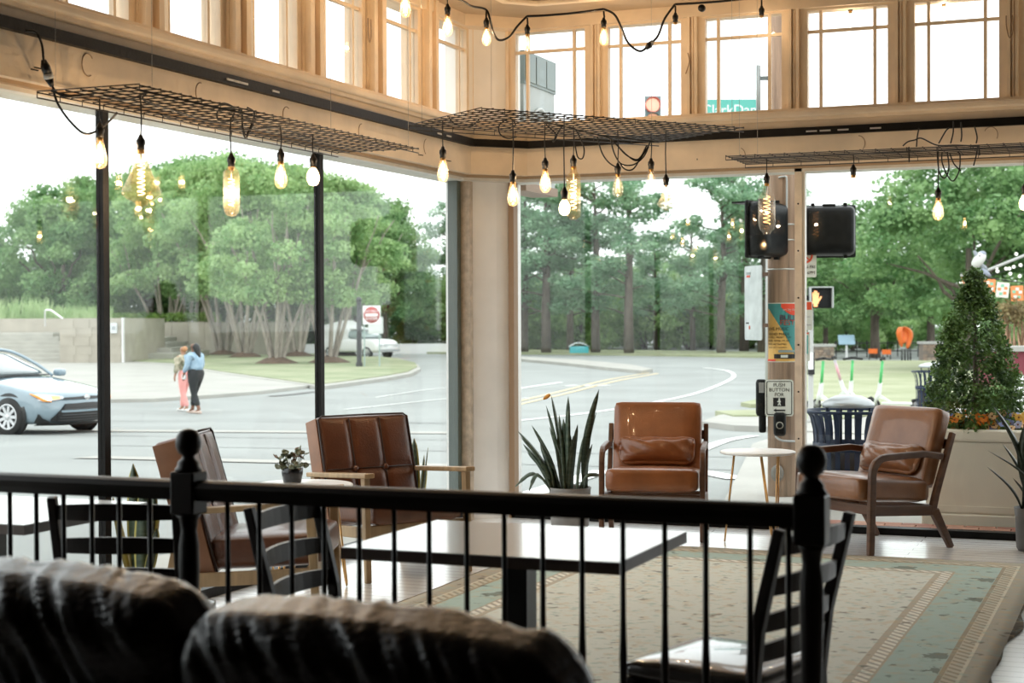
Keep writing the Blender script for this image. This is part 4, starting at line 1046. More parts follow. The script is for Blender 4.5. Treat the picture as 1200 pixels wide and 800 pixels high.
MB().box(-.16, .52, -.028, -.018, zc-.85, zc-.1).build('rear_plate', M('sign_back', (.55, .58, .57), .5), t)
dsc = MB().lathe([(.37, 0), (.37, .012)], 28); dsc.xf(TR(0, -.045, zc, rx=R(90))); dsc.build('red_disc', M('sign_red', (.40, .035, .03), .45), t)
MB().box(-.28, .28, -.068, -.056, zc-.06, zc+.06).build('white_bar', WHITEM, t)
for txt, dz, sz in (('DO NOT', .16, .16), ('ENTER', -.17, .18)):
    v, f = text_verts(txt, sz, .004); m = MB().add(v, f); m.xf(TR(0, -.062, zc+dz, rx=R(90))); m.build('lettering', WHITEM, t)
p = GS(57, 112); t = MB().tube([(p[0], p[1], p[2]), (p[0], p[1], HZ(330, 112))], .1, 8).build('thin_post', BLK); tag(t, 'thin black post among the trees behind the steps', 'post')
# teal bin and small park things
p = GS(678.5, 101); t = thing('teal_shelter', 'small teal storage bin with a white curved lid at the roadside', 'bin', p, YAW)
k = 101/F_PX
MB().box(-11*k, 11*k, -.4, .4, 0, .55, .05).build('body', M('teal_plastic', (.06, .38, .42), .5), t)
lid = [[(x*k, y, .5+.30*math.cos(x/11.5*1.35)) for x in (-12, -9, -5, 0, 5, 9, 12)]+[(x*k, y, .45+.30*math.cos(x/11.5*1.35)) for x in (12, 9, 5, 0, -5, -9, -12)] for y in (-.45, .45)]
MB().loft(lid).build('lid', M('lid_white', (.72, .80, .80), .5), t)
STONE = [M('rubble_stone%d' % i, c, .9, var=.2, vscale=6) for i, c in enumerate(((.30, .23, .18), (.40, .33, .26), (.24, .20, .17), (.34, .25, .19)))]
def stone_pier(px, s, top, w, label):
    p = GS(px, s); h = HZ(top, s)-p[2]; t = thing('stone_pier', label, 'pier', p, YAW)
    MB().box(-w/2+.03, w/2-.03, -w/2+.03, w/2-.03, 0, h-.12).build('core', STONE[2], t)
    rn = random.Random(px)
    rows = 5
    for r_ in range(rows):
        x = -w/2
        while x < w/2-.05:
            ww = min(rn.uniform(.14, .3), w/2-x); hh = (h-.14)/rows
            MB().box(x+.012, x+ww-.012, -w/2-.02, -w/2+.06, r_*hh+.012, (r_+1)*hh-.012, .012).build('stone', STONE[rn.randrange(4)], t); x += ww
    MB().box(-w/2-.06, w/2+.06, -w/2-.06, w/2+.06, h-.13, h).build('cap_slab', M('cap_grey', (.45, .44, .42), .8), t)
stone_pier(964, 84, 404.5, 1.05, 'squat rubble stone pier with a grey cap near the wooden pole')
stone_pier(1090, 84, 402, 1.0, 'squat rubble stone pier with a grey cap beside the orange sculpture')
OR_ = M('orange_lacquer', (.80, .17, .03), .45)
p = GS(1061, 82); t = thing('orange_sculpture', 'twisted orange ribbon sculpture on thin legs in the park', 'sculpture', p, YAW)
k = 82/F_PX
def op(px, py, y=0): return ((px-1061)*k, y, HZ(py, 82)-p[2])
rib = []
for (px, py, y, w) in ((1057, 410, 0, .10), (1055, 400, -.1, .22), (1052, 390, -.2, .26), (1056, 384, 0, .2), (1062, 385, .2, .2), (1062, 396, .1, .25), (1058, 405, -.1, .22)):
    c = op(px, py, y); rib.append([(c[0]-w, c[1], c[2]), (c[0], c[1]-.12, c[2]), (c[0]+w, c[1]+.05, c[2]), (c[0], c[1]+.12, c[2])])
smod(MB().loft(rib).build('ribbon', OR_, t), 1)
rib = []
for (px, py, y, w) in ((1063, 411, 0, .12), (1066, 402, .1, .24), (1069, 392, .1, .2), (1064, 386, 0, .18), (1058, 384, -.1, .12)):
    c = op(px, py, y); rib.append([(c[0]-w, c[1], c[2]), (c[0], c[1]-.12, c[2]), (c[0]+w, c[1]+.05, c[2]), (c[0], c[1]+.12, c[2])])
smod(MB().loft(rib).build('ribbon', OR_, t), 1)
for px in (1057, 1060.5, 1064, 1067):
    MB().tube([op(px, 411), op(px, 424)], .04, 6).build('leg', BLK, t)
for px, py, lb in ((1023, 413, 'orange notice board on dark legs nearer the wooden pole'), (1039, 414, 'orange notice board on dark legs nearer the orange sculpture')):
    p = GS(px, 86); t = thing('notice_board', lb, 'board', p, YAW); z = HZ(py, 86)-p[2]
    MB().box(-.24, .24, -.02, .02, z-.13, z+.13).build('panel', OR_, t)
    for dx in (-.2, .2): MB().box(dx-.02, dx+.02, -.02, .02, 0, z-.13).build('leg', BLK, t)
p = GS(992, 88); t = thing('information_board', 'slanted pale blue information board on a post by the lawn', 'board', p, YAW)
m = MB().box(-.45, .45, -.03, .03, -.3, .3); m.xf(TR(0, 0, 1.05, rx=R(-30))); m.build('panel', M('board_blue', (.35, .50, .62), .5), t)
MB().box(-.05, .05, -.05, .05, 0, .95).build('post', WHITEM, t)
fn = thing('park_fence', 'low dark rail fence along the back of the park lawn', 'fence')
for z in (.35, .8): MB().tube([tuple(GS(978, 92)+[0, 0, z]), tuple(GS(1215, 92)+[0, 0, z])], .03, 6).build('rail', BLK, fn)
for px in range(980, 1216, 12): q = GS(px, 92); MB().box(-.03, .03, -.03, .03, 0, .95).build('picket', BLK, fn, tuple(q))
# ---------------------------------------------------------------- utility pole and what is fixed to it
POLEW = M('weathered_pole_wood', (.40, .275, .195), .85, var=.28, vscale=3, bump=.5, bscale=14, stretch=(9, 9, .5))
P0 = GP(917.5, 585); SP = S_of(P0[0], P0[1]); KP = SP/F_PX
PANG = math.atan2(-P0[0], P0[1]);  PRZ = math.atan2(-P0[0]/math.hypot(P0[0], P0[1]), P0[1]/math.hypot(P0[0], P0[1]))
PR = .118
up_ = lambda px: (px-917.5)*KP
zp = lambda py: HZ(py, SP)-P0[2]
t = thing('utility_pole', 'weathered brown wooden utility pole on the street corner', 'pole', P0, PRZ)
MB().tube([(0, 0, -.1), (0, 0, 3), (0, 0, 9.5)], [.122, .116, .10], 18).build('shaft', POLEW, t)
for py in (317, 265, 283): MB().lathe([(PR+.002, -.006), (PR+.005, -.006), (PR+.005, .006), (PR+.002, .006)], 20, (0, 0, zp(py)), False).build('steel_band', M('band_steel', (.55, .54, .5), .4, metal=.6), t)
MB().tube(spline([(-.03, -PR-.004, zp(211)), (.02, -PR-.008, zp(210)), (.035, -PR-.006, zp(215)), (.034, -PR-.004, zp(255))], 5), .008, 6).build('conduit', M('conduit_grey', (.5, .52, .52), .5), t)
MB().tube([(up_(890), -.02, zp(150)), (up_(890), -.02, zp(78))], .018, 8).build('side_conduit', M('conduit_grey2', (.38, .42, .42), .5), t)
MB().bar((up_(891), -.01, zp(93)), (up_(905), 0, zp(93)), .03, .03).build('bracket', M('bracket_grey', (.2, .24, .25), .5), t)
pl_ = MB().lathe([(.052, 0), (.052, .012), (.03, .016)], 20); pl_.xf(TR(up_(911), -PR-.01, zp(554), rx=R(90)) @ Matrix.Scale(1.35, 4, (0, 1, 0))); pl_.build('cover_plate', M('plate_grey', (.24, .23, .21), .6), t)

def on_pole(name, label, cat): return thing(name, label, cat, P0, PRZ)
# signal housings seen from behind
def ped_head(t, w, h, d, mat):
    m = pad(w, d, h, .045, 0, 6, lambda p, u: Vector((p.x*(1-.05*(u.y < -.5)), p.y, p.z*(1-.05*(u.y < -.5))))); m.build('housing', mat, t)
    rim = MB().box(-w/2-.012, w/2+.012, d/2-.02, d/2+.012, -h/2-.012, h/2+.012, .02); rim.build('door_rim', mat, t)
    for sx in (-.62, .62):
        for sz in (-1, 1): MB().box(sx*w/2-.014, sx*w/2+.014, -.02, .02, sz*h/2-.02, sz*h/2+.022).build('hinge_lug', mat, t)
    MB().box(-.05, .05, -.03, .03, h/2-.01, h/2+.014).build('mount_cap', mat, t)
    MB().box(-w/2+.03, w/2-.03, d/2, d/2+.02, -h/2+.03, h/2-.03).build('lens', M('signal_lens', (.02, .02, .02), .25), t)
    MB().box(-w/2, w/2, d/2, d/2+.13, h/2-.01, h/2+.004).build('visor', mat, t)
BLKS = M('black_signal_plastic', (.008, .009, .009), .45, var=.4, vscale=18, spec=.2)
t = thing('pedestrian_signal', 'black pedestrian signal seen from behind at the right of the pole', 'signal', np.array(P0), PRZ)
c = Matrix.Translation(Vector(P0)) @ Matrix.Rotation(PRZ, 4, 'Z') @ Vector((up_(971), 0, zp(272.5)))
t.location = c; t.rotation_euler = (0, 0, PRZ+R(3)); ped_head(t, 60*KP, 58*KP, .18, BLKS)
MB().box(-.35, -.19, -.03, .03, -.11, -.06).build('bracket_arm', BLKS, t)
MB().box(-.35, -.19, -.03, .03, .06, .11).build('bracket_arm', BLKS, t)
t = thing('pedestrian_signal', 'black pedestrian signal angled away at the left of the pole', 'signal')
c = Matrix.Translation(Vector(P0)) @ Matrix.Rotation(PRZ, 4, 'Z') @ Vector((up_(902), -.25, zp(272)))
t.location = c; t.rotation_euler = (0, 0, PRZ+R(62)); ped_head(t, .42, .43, .17, BLKS)
MB().box(.10, .26, -.04, .02, -.08, -.03).build('bracket_arm', BLKS, t)
# push button sign
SIGNW = M('sign_white', (.74, .76, .70), .45); SIGNK = M('sign_black', (.015, .015, .015), .5)
def rrect(w, h, r, n=5):
    pts = []
    for cx, cz, a0 in ((w/2-r, h/2-r, 0), (-w/2+r, h/2-r, 90), (-w/2+r, -h/2+r, 180), (w/2-r, -h/2+r, 270)):
        for i in range(n+1): a = R(a0+90*i/n); pts.append((cx+r*math.cos(a), cz+r*math.sin(a)))
    return pts
def plate(pts, y0, y1):
    n = len(pts); m = MB(); m.add([(x, y0, z) for x, z in pts]+[(x, y1, z) for x, z in pts], [tuple(range(n)), tuple(range(2*n-1, n-1, -1))]+[(i, n+i, n+(i+1) % n, (i+1) % n) for i in range(n)]); return m
def ring_plate(w, h, r, wd, y0, y1):
    a = rrect(w, h, r); b = rrect(w-2*wd, h-2*wd, max(.002, r-wd)); n = len(a); m = MB()
    m.add([(x, y0, z) for x, z in a]+[(x, y0, z) for x, z in b]+[(x, y1, z) for x, z in a]+[(x, y1, z) for x, z in b],
          [(i, (i+1) % n, n+(i+1) % n, n+i) for i in range(n)]+[(i, 2*n+i, 2*n+(i+1) % n, (i+1) % n) for i in range(n)]+[(n+i, n+(i+1) % n, 3*n+(i+1) % n, 3*n+i) for i in range(n)]); return m
def flat_text(t, txt, x, y, z, size, mat, name='lettering', wx=1.0):
    v, f = text_verts(txt, size, .0008); m = MB().add([(a*wx, b, c_) for a, b, c_ in v], f); m.xf(TR(x, y, z, rx=R(90))); return m.build(name, mat, t)
t = on_pole('push_button_sign', 'white push button for walk sign with black arrow on the pole', 'sign'); t.location = Matrix.Translation(Vector(P0)) @ Matrix.Rotation(PRZ, 4, 'Z') @ Vector((up_(913.5), -PR-.012, zp(466.5)))
W_, H_ = 32.5*KP, 42.5*KP
plate(rrect(W_, H_, .022), -.002, .002).build('sign_plate', SIGNW, t)
ring_plate(W_-.022, H_-.022, .016, .006, -.004, -.001).build('border', SIGNK, t)
flat_text(t, 'PUSH', 0, -.003, .103, .040, SIGNK); flat_text(t, 'BUTTON', 0, -.003, .064, .040, SIGNK); flat_text(t, 'FOR', 0, -.003, .025, .040, SIGNK)
MB().box(-.048, .048, -.004, -.001, -.067, .002).build('symbol_panel', SIGNK, t)
wm = MB().ball((0, 0, -.009), (.007, .001, .008), 8, 6)
wm.tube([(-.001, 0, -.018), (.002, 0, -.038)], [.009, .006], 6).tube([(.002, 0, -.037), (.010, 0, -.062)], .0045, 6).tube([(.002, 0, -.037), (-.004, 0, -.050), (-.010, 0, -.061)], .0045, 6).tube([(-.002, 0, -.020), (-.012, 0, -.032), (-.016, 0, -.030)], .0033, 6).tube([(.003, 0, -.021), (.011, 0, -.034)], .0033, 6)
wm.v = [(x, y*.15-.0045, z) for x, y, z in wm.v]; wm.build('walking_figure', SIGNW, t)
ar = MB().box(-.030, .048, -.004, -.001, -.105, -.093); ar.add([(-.048, -.003, -.099), (-.022, -.003, -.083), (-.026, -.003, -.099), (-.022, -.003, -.115)], [(0, 1, 2), (0, 2, 3)]); ar.build('arrow', SIGNK, t)
t = on_pole('crossing_button', 'black crossing push button below the white sign', 'button')
m = pad(.10, .06, .19, .028); m.xf(TR(up_(914), -PR-.02, zp(497))); m.build('housing', BLKS, t)
MB().tube([(up_(914)+.026*math.cos(a*.314), -PR-.052, zp(498)+.026*math.sin(a*.314)) for a in range(20)], .0035, 6, closed=True).build('button_ring', M('ring_steel', (.62, .58, .5), .35, metal=.8), t)
b_ = MB().lathe([(.021, 0), (.021, .006), (.016, .01)], 16); b_.xf(TR(up_(914), -PR-.05, zp(498), rx=R(90))); b_.build('button', BLKS, t)
t = on_pole('crossing_button', 'tall black push button station turned sideways on the pole', 'button')
m = pad(.085, .06, .30, .025); m.xf(TR(up_(892.5), -.02, zp(467))); m.build('housing', BLKS, t)
m = pad(.06, .05, .17, .02); m.xf(TR(up_(894), -.01, zp(496))); m.build('lower_box', BLKS, t)
MB().box(up_(890), up_(896), -.056, -.045, zp(461), zp(449)).build('window', M('grey_lens', (.30, .30, .29), .4), t)
t = on_pole('mounting_bracket', 'pale curved metal strap round the pole under the push button', 'bracket')
MB().tube(spline([(up_(909), -PR-.005, zp(511)), (up_(917), -PR-.02, zp(516)), (up_(935), -PR+.02, zp(517))], 6), .009, 6).build('strap', M('strap_grey', (.55, .57, .57), .4), t)

# poster wrapped round the pole
def wrap(m, rad, zc):
    m.v = [(rad_ * math.sin(x/rad), -rad_*math.cos(x/rad), z+zc) for x, y, z in m.v for rad_ in (rad-y,)]; return m
def wrect(x0, x1, z0, z1, off, n=10):
    m = MB(); vs, fs = [], []
    for i in range(n+1):
        x = x0+(x1-x0)*i/n; vs += [(x, off, z0), (x, off, z1), (x, off-.002, z0), (x, off-.002, z1)]
    for i in range(n): a = 4*i; fs += [(a+2, a+6, a+7, a+3), (a, a+1, a+5, a+4), (a+1, a+3, a+7, a+5), (a, a+4, a+6, a+2)]
    fs += [(0, 2, 3, 1), (4*n, 4*n+1, 4*n+3, 4*n+2)]; return m.add(vs, fs)
def wpoly(pts, off):
    """flat shape cut into strips so that it can bend; pts as (x, z_low, z_high)"""
    m = MB(); vs = []; fs = []
    for x, a, b in pts: vs += [(x, off, a), (x, off, b)]
    for i in range(len(pts)-1): fs.append((2*i, 2*i+2, 2*i+3, 2*i+1))
    return m.add(vs, fs)
RP = PR+.003; ZC = zp(390.5); PWD, PHT = .27, 67*KP
t = on_pole('event_poster', 'yellow and teal festival poster wrapped round the wooden pole', 'poster')
cm = {n: M('poster_'+n, c, .6) for n, c in (('paper', '#dfe3dc'), ('yellow', '#e3b565'), ('teal', '#3f8a88'), ('red', '#d9482b'), ('purple', '#7d2a55'), ('black', '#1d1c1c'), ('grey', '#8a9a98'))}
x0 = -PWD/2+.005
def pm(m, nm, col, off=0): return wrap(m, RP, ZC).build(nm, cm[col], t)
pm(wrect(-PWD/2-.006, PWD/2+.006, -PHT/2-.007, PHT/2+.007, 0), 'paper', 'paper')
pm(wrect(-PWD/2, PWD/2, -PHT/2, PHT/2, -.003), 'yellow_ground', 'yellow')
tl = []
for i in range(16):
    u = i/15; x = -PWD/2+PWD*u
    lo = PHT*(.5-.08-(.95*max(0, u-.02))**1.25*1.05); tl.append((x, max(-PHT/2+.012, lo), PHT/2))
pm(wpoly(tl, -.0065), 'teal_field', 'teal')
rd = [(-PWD*.04+PWD*.54*i/10, PHT*(.5-.20*math.sin(min(1, .2+i/8)*1.5)), PHT/2) for i in range(11)]
pm(wpoly(rd, -.008), 'red_patch', 'red')
def ptxt(s_, x, z, size, col, wx=1.0, off=-.0095):
    v, f = text_verts(s_, size, .0004, 'LEFT'); m = MB().add([(a*wx+x, off, b+z) for a, b, c_ in v], f); pm(m, 'lettering', col)
ptxt('BULL', -.025, PHT*.255, .058, 'purple', 1.05); ptxt('FEST', -.022, PHT*.165, .056, 'red', 1.05, -.010)
ptxt('LIVE MUSIC', x0+.006, PHT*.06, .034, 'black'); ptxt('HAND MADE', x0+.006, -PHT*.03, .030, 'black'); ptxt('FOOD, MUSIC, FUN', x0+.006, -PHT*.085, .022, 'black')
ptxt('BEER, WINE, MUSIC', x0+.006, -PHT*.145, .021, 'black'); ptxt('KIDS ACTIVITIES', x0+.006, -PHT*.205, .021, 'black'); ptxt('BULL CITY SOUNDS', x0+.01, -PHT*.26, .017, 'black'); ptxt('art by the bull', 0, PHT*.395, .028, 'paper')
pm(wrect(-PWD*.24, PWD*.48, -PHT*.45, -PHT*.375, -.0095), 'black_strip', 'black'); pm(wrect(-PWD*.12, PWD*.44, -PHT*.345, -PHT*.305, -.0095), 'grey_strip', 'grey')
pm(wrect(-PWD*.5, -PWD*.2, -PHT*.5, -PHT*.465, -.0095), 'red_strip', 'red'); pm(wrect(-PWD*.05, PWD*.14, -PHT*.435, -PHT*.39, -.011), 'logo_print', 'paper')

# sign plates beside the pole
t = on_pole('sign_back_panel', 'bare grey sign panel seen edge on at the left of the pole', 'sign')
c = Matrix.Translation(Vector(P0)) @ Matrix.Rotation(PRZ, 4, 'Z') @ Vector((up_(884), -.06, zp(356))); t.location = c; t.rotation_euler = (0, 0, PRZ+R(-62))
HH = 87*KP
plate(rrect(.30, HH, .02), -.004, .004).build('panel', M('panel_grey', (.48, .52, .51), .45, metal=.3, var=.15, vscale=8), t)
for z in (HH*.38, -HH*.30): MB().box(-.02, .16, .004, .05, z-.015, z+.015).build('bracket', M('rust_bracket', (.16, .10, .07), .7), t)
for x, z, w, h_, col in ((-.08, HH*.36, .06, .018, '#c94a30'), (-.08, HH*.40, .07, .02, '#8d9896'), (-.06, -HH*.33, .02, .03, '#c0583d'), (-.10, -HH*.27, .05, .012, '#2a2a2a')):
    MB().box(x-w/2, x+w/2, -.007, -.003, z-h_/2, z+h_/2).build('sticker', M('sticker'+col, col, .5), t)
t = on_pole('no_parking_sign', 'white sign with a red struck circle at the right of the pole', 'sign'); t.location = Matrix.Translation(Vector(P0)) @ Matrix.Rotation(PRZ, 4, 'Z') @ Vector((up_(943), -PR*.3, zp(308)))
W2, H2 = 27*KP, 37*KP
plate(rrect(W2, H2, .012), -.002, .002).build('sign_plate', SIGNW, t)
MB().tube([(.058*math.cos(a*.314), -.004, .048+.058*math.sin(a*.314)) for a in range(20)], .008, 6, closed=True).build('red_circle', M('no_red', (.75, .10, .04), .5), t)
MB().bar((-.04, -.004, .088), (.04, -.004, .008), .012, .008).build('red_slash', MATS['no_red'], t)
flat_text(t, 'MON-FRI', .015, -.003, -.045, .034, SIGNK); flat_text(t, '7AM-6PM', .012, -.003, -.092, .034, SIGNK)
t = on_pole('notice_sign', 'narrow white notice with a red heading at the right of the pole', 'sign'); t.location = Matrix.Translation(Vector(P0)) @ Matrix.Rotation(PRZ, 4, 'Z') @ Vector((up_(941), -PR*.2, zp(371)))
W3, H3 = 22*KP, 34*KP
plate(rrect(W3, H3, .01), -.002, .002).build('sign_plate', SIGNW, t)
MB().box(-W3/2+.006, W3/2-.006, -.004, -.001, H3*.20, H3*.46).build('red_heading', MATS['no_red'], t)
MB().box(.02, W3/2-.02, -.004, -.001, -H3*.06, -H3*.03).build('print_line', M('print_grey', (.5, .5, .5), .6), t)
MB().box(.0, W3/2-.012, -.004, -.001, -H3*.34, -H3*.30).build('print_line', MATS['print_grey'], t)
t = on_pole('notice_sign', 'slim white and green notice below the red headed notice', 'sign'); t.location = Matrix.Translation(Vector(P0)) @ Matrix.Rotation(PRZ, 4, 'Z') @ Vector((up_(941), -PR*.1, zp(407)))
plate(rrect(16*KP, 34*KP, .006), -.002, .002).build('sign_plate', SIGNW, t)
MB().box(.012, .04, -.004, -.001, -.06, .09).build('green_print', M('notice_green', (.10, .42, .38), .5), t)
MB().box(.012, .045, -.004, -.001, .10, .112).build('red_print', MATS['no_red'], t)

# crossing post over the street with the lit hand
q = GS(950, 29); t = thing('signal_post', 'grey crossing post with a push button beyond the wooden pole', 'post', q, YAW)
MB().lathe([(.09, 0), (.09, .1), (.05, .12), (.05, 2.3)], 12).build('shaft', M('post_grey', (.40, .40, .38), .5), t)
MB().box(-.05, .06, -.07, .06, HZ(440, 29)-q[2], HZ(414, 29)-q[2]).build('button_box', BLK, t)
MB().box(-.06, .03, -.095, -.07, HZ(434, 29)-q[2], HZ(414, 29)-q[2]).build('button_sign', WHITEM, t)
q2 = GS(962, 28.8); t = thing('pedestrian_signal', 'pedestrian signal showing a lit orange hand across the street', 'signal', (q2[0], q2[1], HZ(350, 28.8)), YAW)
k = 28.8/F_PX
MB().box(-13.5*k, 13.5*k, 0, .2, -12.5*k, 12.5*k, .03).build('housing', BLKS, t)
MB().box(-13.5*k, 13.5*k, -.12, .0, 11.5*k, 12.8*k).build('visor', M('visor_grey', (.42, .44, .43), .4), t)
for sx in (-1, 1): MB().box(sx*13*k-.01, sx*13*k+.01, -.12, 0, -12*k, 12.6*k).build('visor', MATS['visor_grey'], t)
HAND = M_emit('lit_orange_hand', (1.0, .40, .16), 1.5)
hm = MB(); hx_ = -6.2*k
hm.box(hx_-.055, hx_+.055, -.012, .0, -.11, .01).box(hx_-.035, hx_+.035, -.012, 0, -.165, -.10)
for i, (dx, l) in enumerate(((-.042, .09), (-.014, .125), (.014, .12), (.042, .085))): hm.bar((hx_+dx, -.006, 0), (hx_+dx*1.15, -.006, l), .024, .012, (0, 1, 0))
hm.bar((hx_+.05, -.006, -.07), (hx_+.105, -.006, .02), .026, .012, (0, 1, 0)); hm.build('hand_symbol', HAND, t)
MB().box(-13.6*k-.09, -13.4*k, .05, .12, -.04, .04).build('bracket_arm', BLKS, t)

# traffic light and street name on a mast arm above the street
q = GS(905, 34); t = thing('mast_arm', 'steel mast with a long arm carrying the traffic light', 'mast', q, YAW)
MB().lathe([(.16, 0), (.14, 3), (.11, HZ(158, 34)-q[2]+.2)], 12).build('shaft', MATS['post_grey'], t)
k = 34/F_PX
MB().tube([(0, 0, HZ(160, 34)-q[2]), ((700-905)*k, 0, HZ(160, 34)-q[2])], [.09, .06], 10).build('arm', MATS['post_grey'], t)
q2 = GS(766, 33.7); t = thing('traffic_light', 'traffic light with its red lamp lit above the street', 'traffic light', (q2[0], q2[1], HZ(128, 33.7)), YAW)
TLG = M('traffic_teal_grey', (.13, .20, .20), .5)
MB().box(-.17, .17, -.05, .15, -.75, .26, .02).build('housing', TLG, t)
for i, (mt, z) in enumerate(((M_emit('red_lamp', (1.0, .50, .36), .95), .06), (M_emit('amber_lamp', (1.0, .5, .3), .5), -.26), (M('green_lens', (.02, .12, .08), .3), -.58))):
    l = MB().lathe([(.145, 0), (.13, .03), (.06, .05), (.001, .055)], 20); l.xf(TR(-.01, -.05, z, rx=R(90))); ln = l.build('lamp', mt, t)
    v = MB().lathe([(.155, 0), (.155, .16), (.165, .16), (.165, 0)], 20, cap=False); v.xf(TR(-.01, -.05, z, rx=R(90))); v.build('visor', M('visor_red_glow', (.55, .10, .07), .5) if i == 0 else TLG, ln)  # top visor coloured red to paint in the lit lamp's red ring
q2 = GS(859, 33.5); t = thing('street_name_sign', 'green street name sign hanging from the mast arm', 'sign', (q2[0], q2[1], HZ(130, 33.5)), YAW)
k = 33.5/F_PX
plate(rrect(62*k, .44, .03), -.01, .01).build('sign_plate', M('street_green', (.09, .40, .33), .5), t)
flat_text(t, 'ClarkDany', 0, -.013, -.01, .30, WHITEM)
MB().box(-.02, .02, .012, .05, -.2, -.45).build('hanger', MATS['post_grey'], t)
# projecting shop sign outside the corner
xb = -4.33; ya = 10.74; yb_ = XP(637, 150, xb)[1]
t = thing('projecting_sign', 'grey panelled projecting sign fixed outside the corner column', 'sign', (xb, 0, 0))
MB().box(-.09, .09, ya, yb_, 2.40, 3.12).build('sign_box', M('sign_grey', (.40, .46, .46), .5, var=.06, vscale=5), t)
MB().box(-.10, .10, ya-.01, yb_+.01, 3.12, 3.36).build('top_panel', M('sign_dark', (.22, .29, .29), .5), t)
for i in range(3): MB().box(.10, .108, ya+(yb_-ya)*(i/3)+.01, ya+(yb_-ya)*((i+1)/3)-.01, 3.14, 3.34).build('panel_board', MATS['sign_dark'], t)
MB().box(-.03, .03, 10.5, ya, 2.9, 2.96).build('wall_bracket', GREYM, t)
MB().box(-.10, .11, ya-.01, yb_+.01, 2.34, 2.40).build('bottom_rail', M('sign_brown', (.30, .21, .15), .6), t)
MB().tube([(.10, (ya+yb_)/2+.17*math.cos(a*.314), 2.80+.17*math.sin(a*.314)) for a in range(20)], .012, 6, closed=True).build('round_emblem', M('emblem_pale', (.58, .63, .63), .5), t)

# ---------------------------------------------------------------- litter bins, planter, scooters
NAVY = M('navy_coated_steel', (.010, .022, .055), .45, spec=.3)
def litter_bin(loc, R0, h, label, nsl, lidr, lidz, rz=0):
    t = thing('litter_bin', label, 'litter bin', loc, rz, 'slatted navy litter bins')
    for k in range(nsl):
        a = 2*math.pi*k/nsl; c, s = math.cos(a), math.sin(a); rr = []
        for r_, z in ((R0*.80, .05), (R0*.82, h*.55), (R0*.86, h*.82), (R0*.93, h*.94), (R0*1.03, h)):
            w = .0185
            rr.append([(c*r_-s*w, s*r_+c*w, z), (c*r_+s*w, s*r_-c*w, z), (c*(r_+.006)+s*w, s*(r_+.006)-c*w, z), (c*(r_+.006)-s*w, s*(r_+.006)+c*w, z)])
        MB().loft(rr, smooth=False).build('slat', NAVY, t)
    for z, hh, rad in ((.0, .09, .80), (h*.62, .06, .845), (h*.985, .022, 1.04)):
        MB().lathe([(R0*rad-.012, z), (R0*rad+.012, z), (R0*rad+.012, z+hh), (R0*rad-.012, z+hh), (R0*rad-.012, z)], 32, cap=False).build('hoop', NAVY, t)
    MB().lathe([(R0*.70, .06), (R0*.72, h*.60), (R0*.70, h*.60), (R0*.66, .08)], 24).build('liner', M('liner_dark', (.02, .022, .025), .5), t)
    MB().lathe([(lidr, lidz), (lidr, lidz+.028), (lidr*.85, lidz+.055), (lidr*.5, lidz+.085), (.01, lidz+.095)], 28).build('domed_lid', M('lid_pale_metal', (.42, .45, .47), .3, metal=.3), t)
    for k in range(4):
        a = 2*math.pi*k/4+.5; MB().tube([(math.cos(a)*lidr*.85, math.sin(a)*lidr*.85, lidz+.01), (math.cos(a)*lidr*.9, math.sin(a)*lidr*.9, h*.62)], .009, 6).build('lid_post', NAVY, t)
    return t
p = GS(994, 12.0); hb = HZ(483, 12.0)-p[2]
litter_bin((p[0], p[1], p[2]+.03-.05), .30, hb+.02, 'slatted navy litter bin right outside the glass behind the lounge chair', 22, .195, hb+.05)
p = GS(1094, 31); hb = HZ(437, 31)-p[2]
litter_bin((p[0], p[1], p[2]+.06), .40, hb-.06, 'slatted navy litter bin on the path beyond the clipped shrub', 20, .29, hb+.02)
PLC = M('planter_cream', (.86, .82, .74), .7, var=.05, vscale=4)
pl0 = YP(1076, 560, 11.0)[0]
t = thing('planter_box', 'large cream panelled planter box on the sidewalk outside', 'planter', (pl0, 11.15, -.02))
PW, PD = 2.0, .62
MB().box(.03, PW-.03, .03, PD-.03, .05, .60).build('body', PLC, t)
bevel(MB().box(-.02, PW+.02, -.02, PD+.02, .585, .665).build('rim', PLC, t), .015)
bevel(MB().box(0, PW, 0, PD, 0, .085).build('plinth', PLC, t), .01)
MB().box(.03, PW-.03, .015, .03, .10, .14).build('panel_rail', PLC, t); MB().box(.03, PW-.03, .015, .03, .535, .575).build('panel_rail', PLC, t)
for x in (.03, .62, 1.24, PW-.09): MB().box(x, x+.06, .015, .03, .14, .535).build('panel_stile', PLC, t)
MB().box(.03, PW-.03, .03, PD-.03, .60, .635).build('soil', SOIL, t)
tp = YP(1142, 500, 11.45)
t = thing('topiary_shrub', 'clipped cone shaped box shrub growing in the cream planter', 'shrub', (tp[0], 11.45, .60))
MB().tube([(0, 0, -.02), (.01, 0, .4), (0, 0, .95)], [.028, .02, .006], 8).build('trunk', BARK_D, t)
rn = random.Random(8); cl = []
for i in range(330):
    k = rn.random()**1.35; z = .03+1.07*k; rad = (.345*(1-k**1.7)*(.80+.2*min(1,k*6))+.012)*(1+.10*rn.uniform(-1, 1)); a = rn.uniform(0, 6.283)
    cl.append((rad*.86*math.cos(a), rad*.86*math.sin(a), z, .065, .065, .065, 58))
fo = OB('foliage', leaves_mesh('foliage', cl, .026, LEAF_B, 91), t); fo['kind'] = 'stuff'
PET = {n: M('petal_'+n, c, .6) for n, c in (('orange', '#f08c2a'), ('yellow', '#f2c35c'), ('peach', '#efc9a0'), ('blue', '#8c9ad0'), ('lilac', '#b7bbdc'), ('white', '#eeeeea'))}
PCEN = M('pansy_centre', (.22, .07, .03), .6)
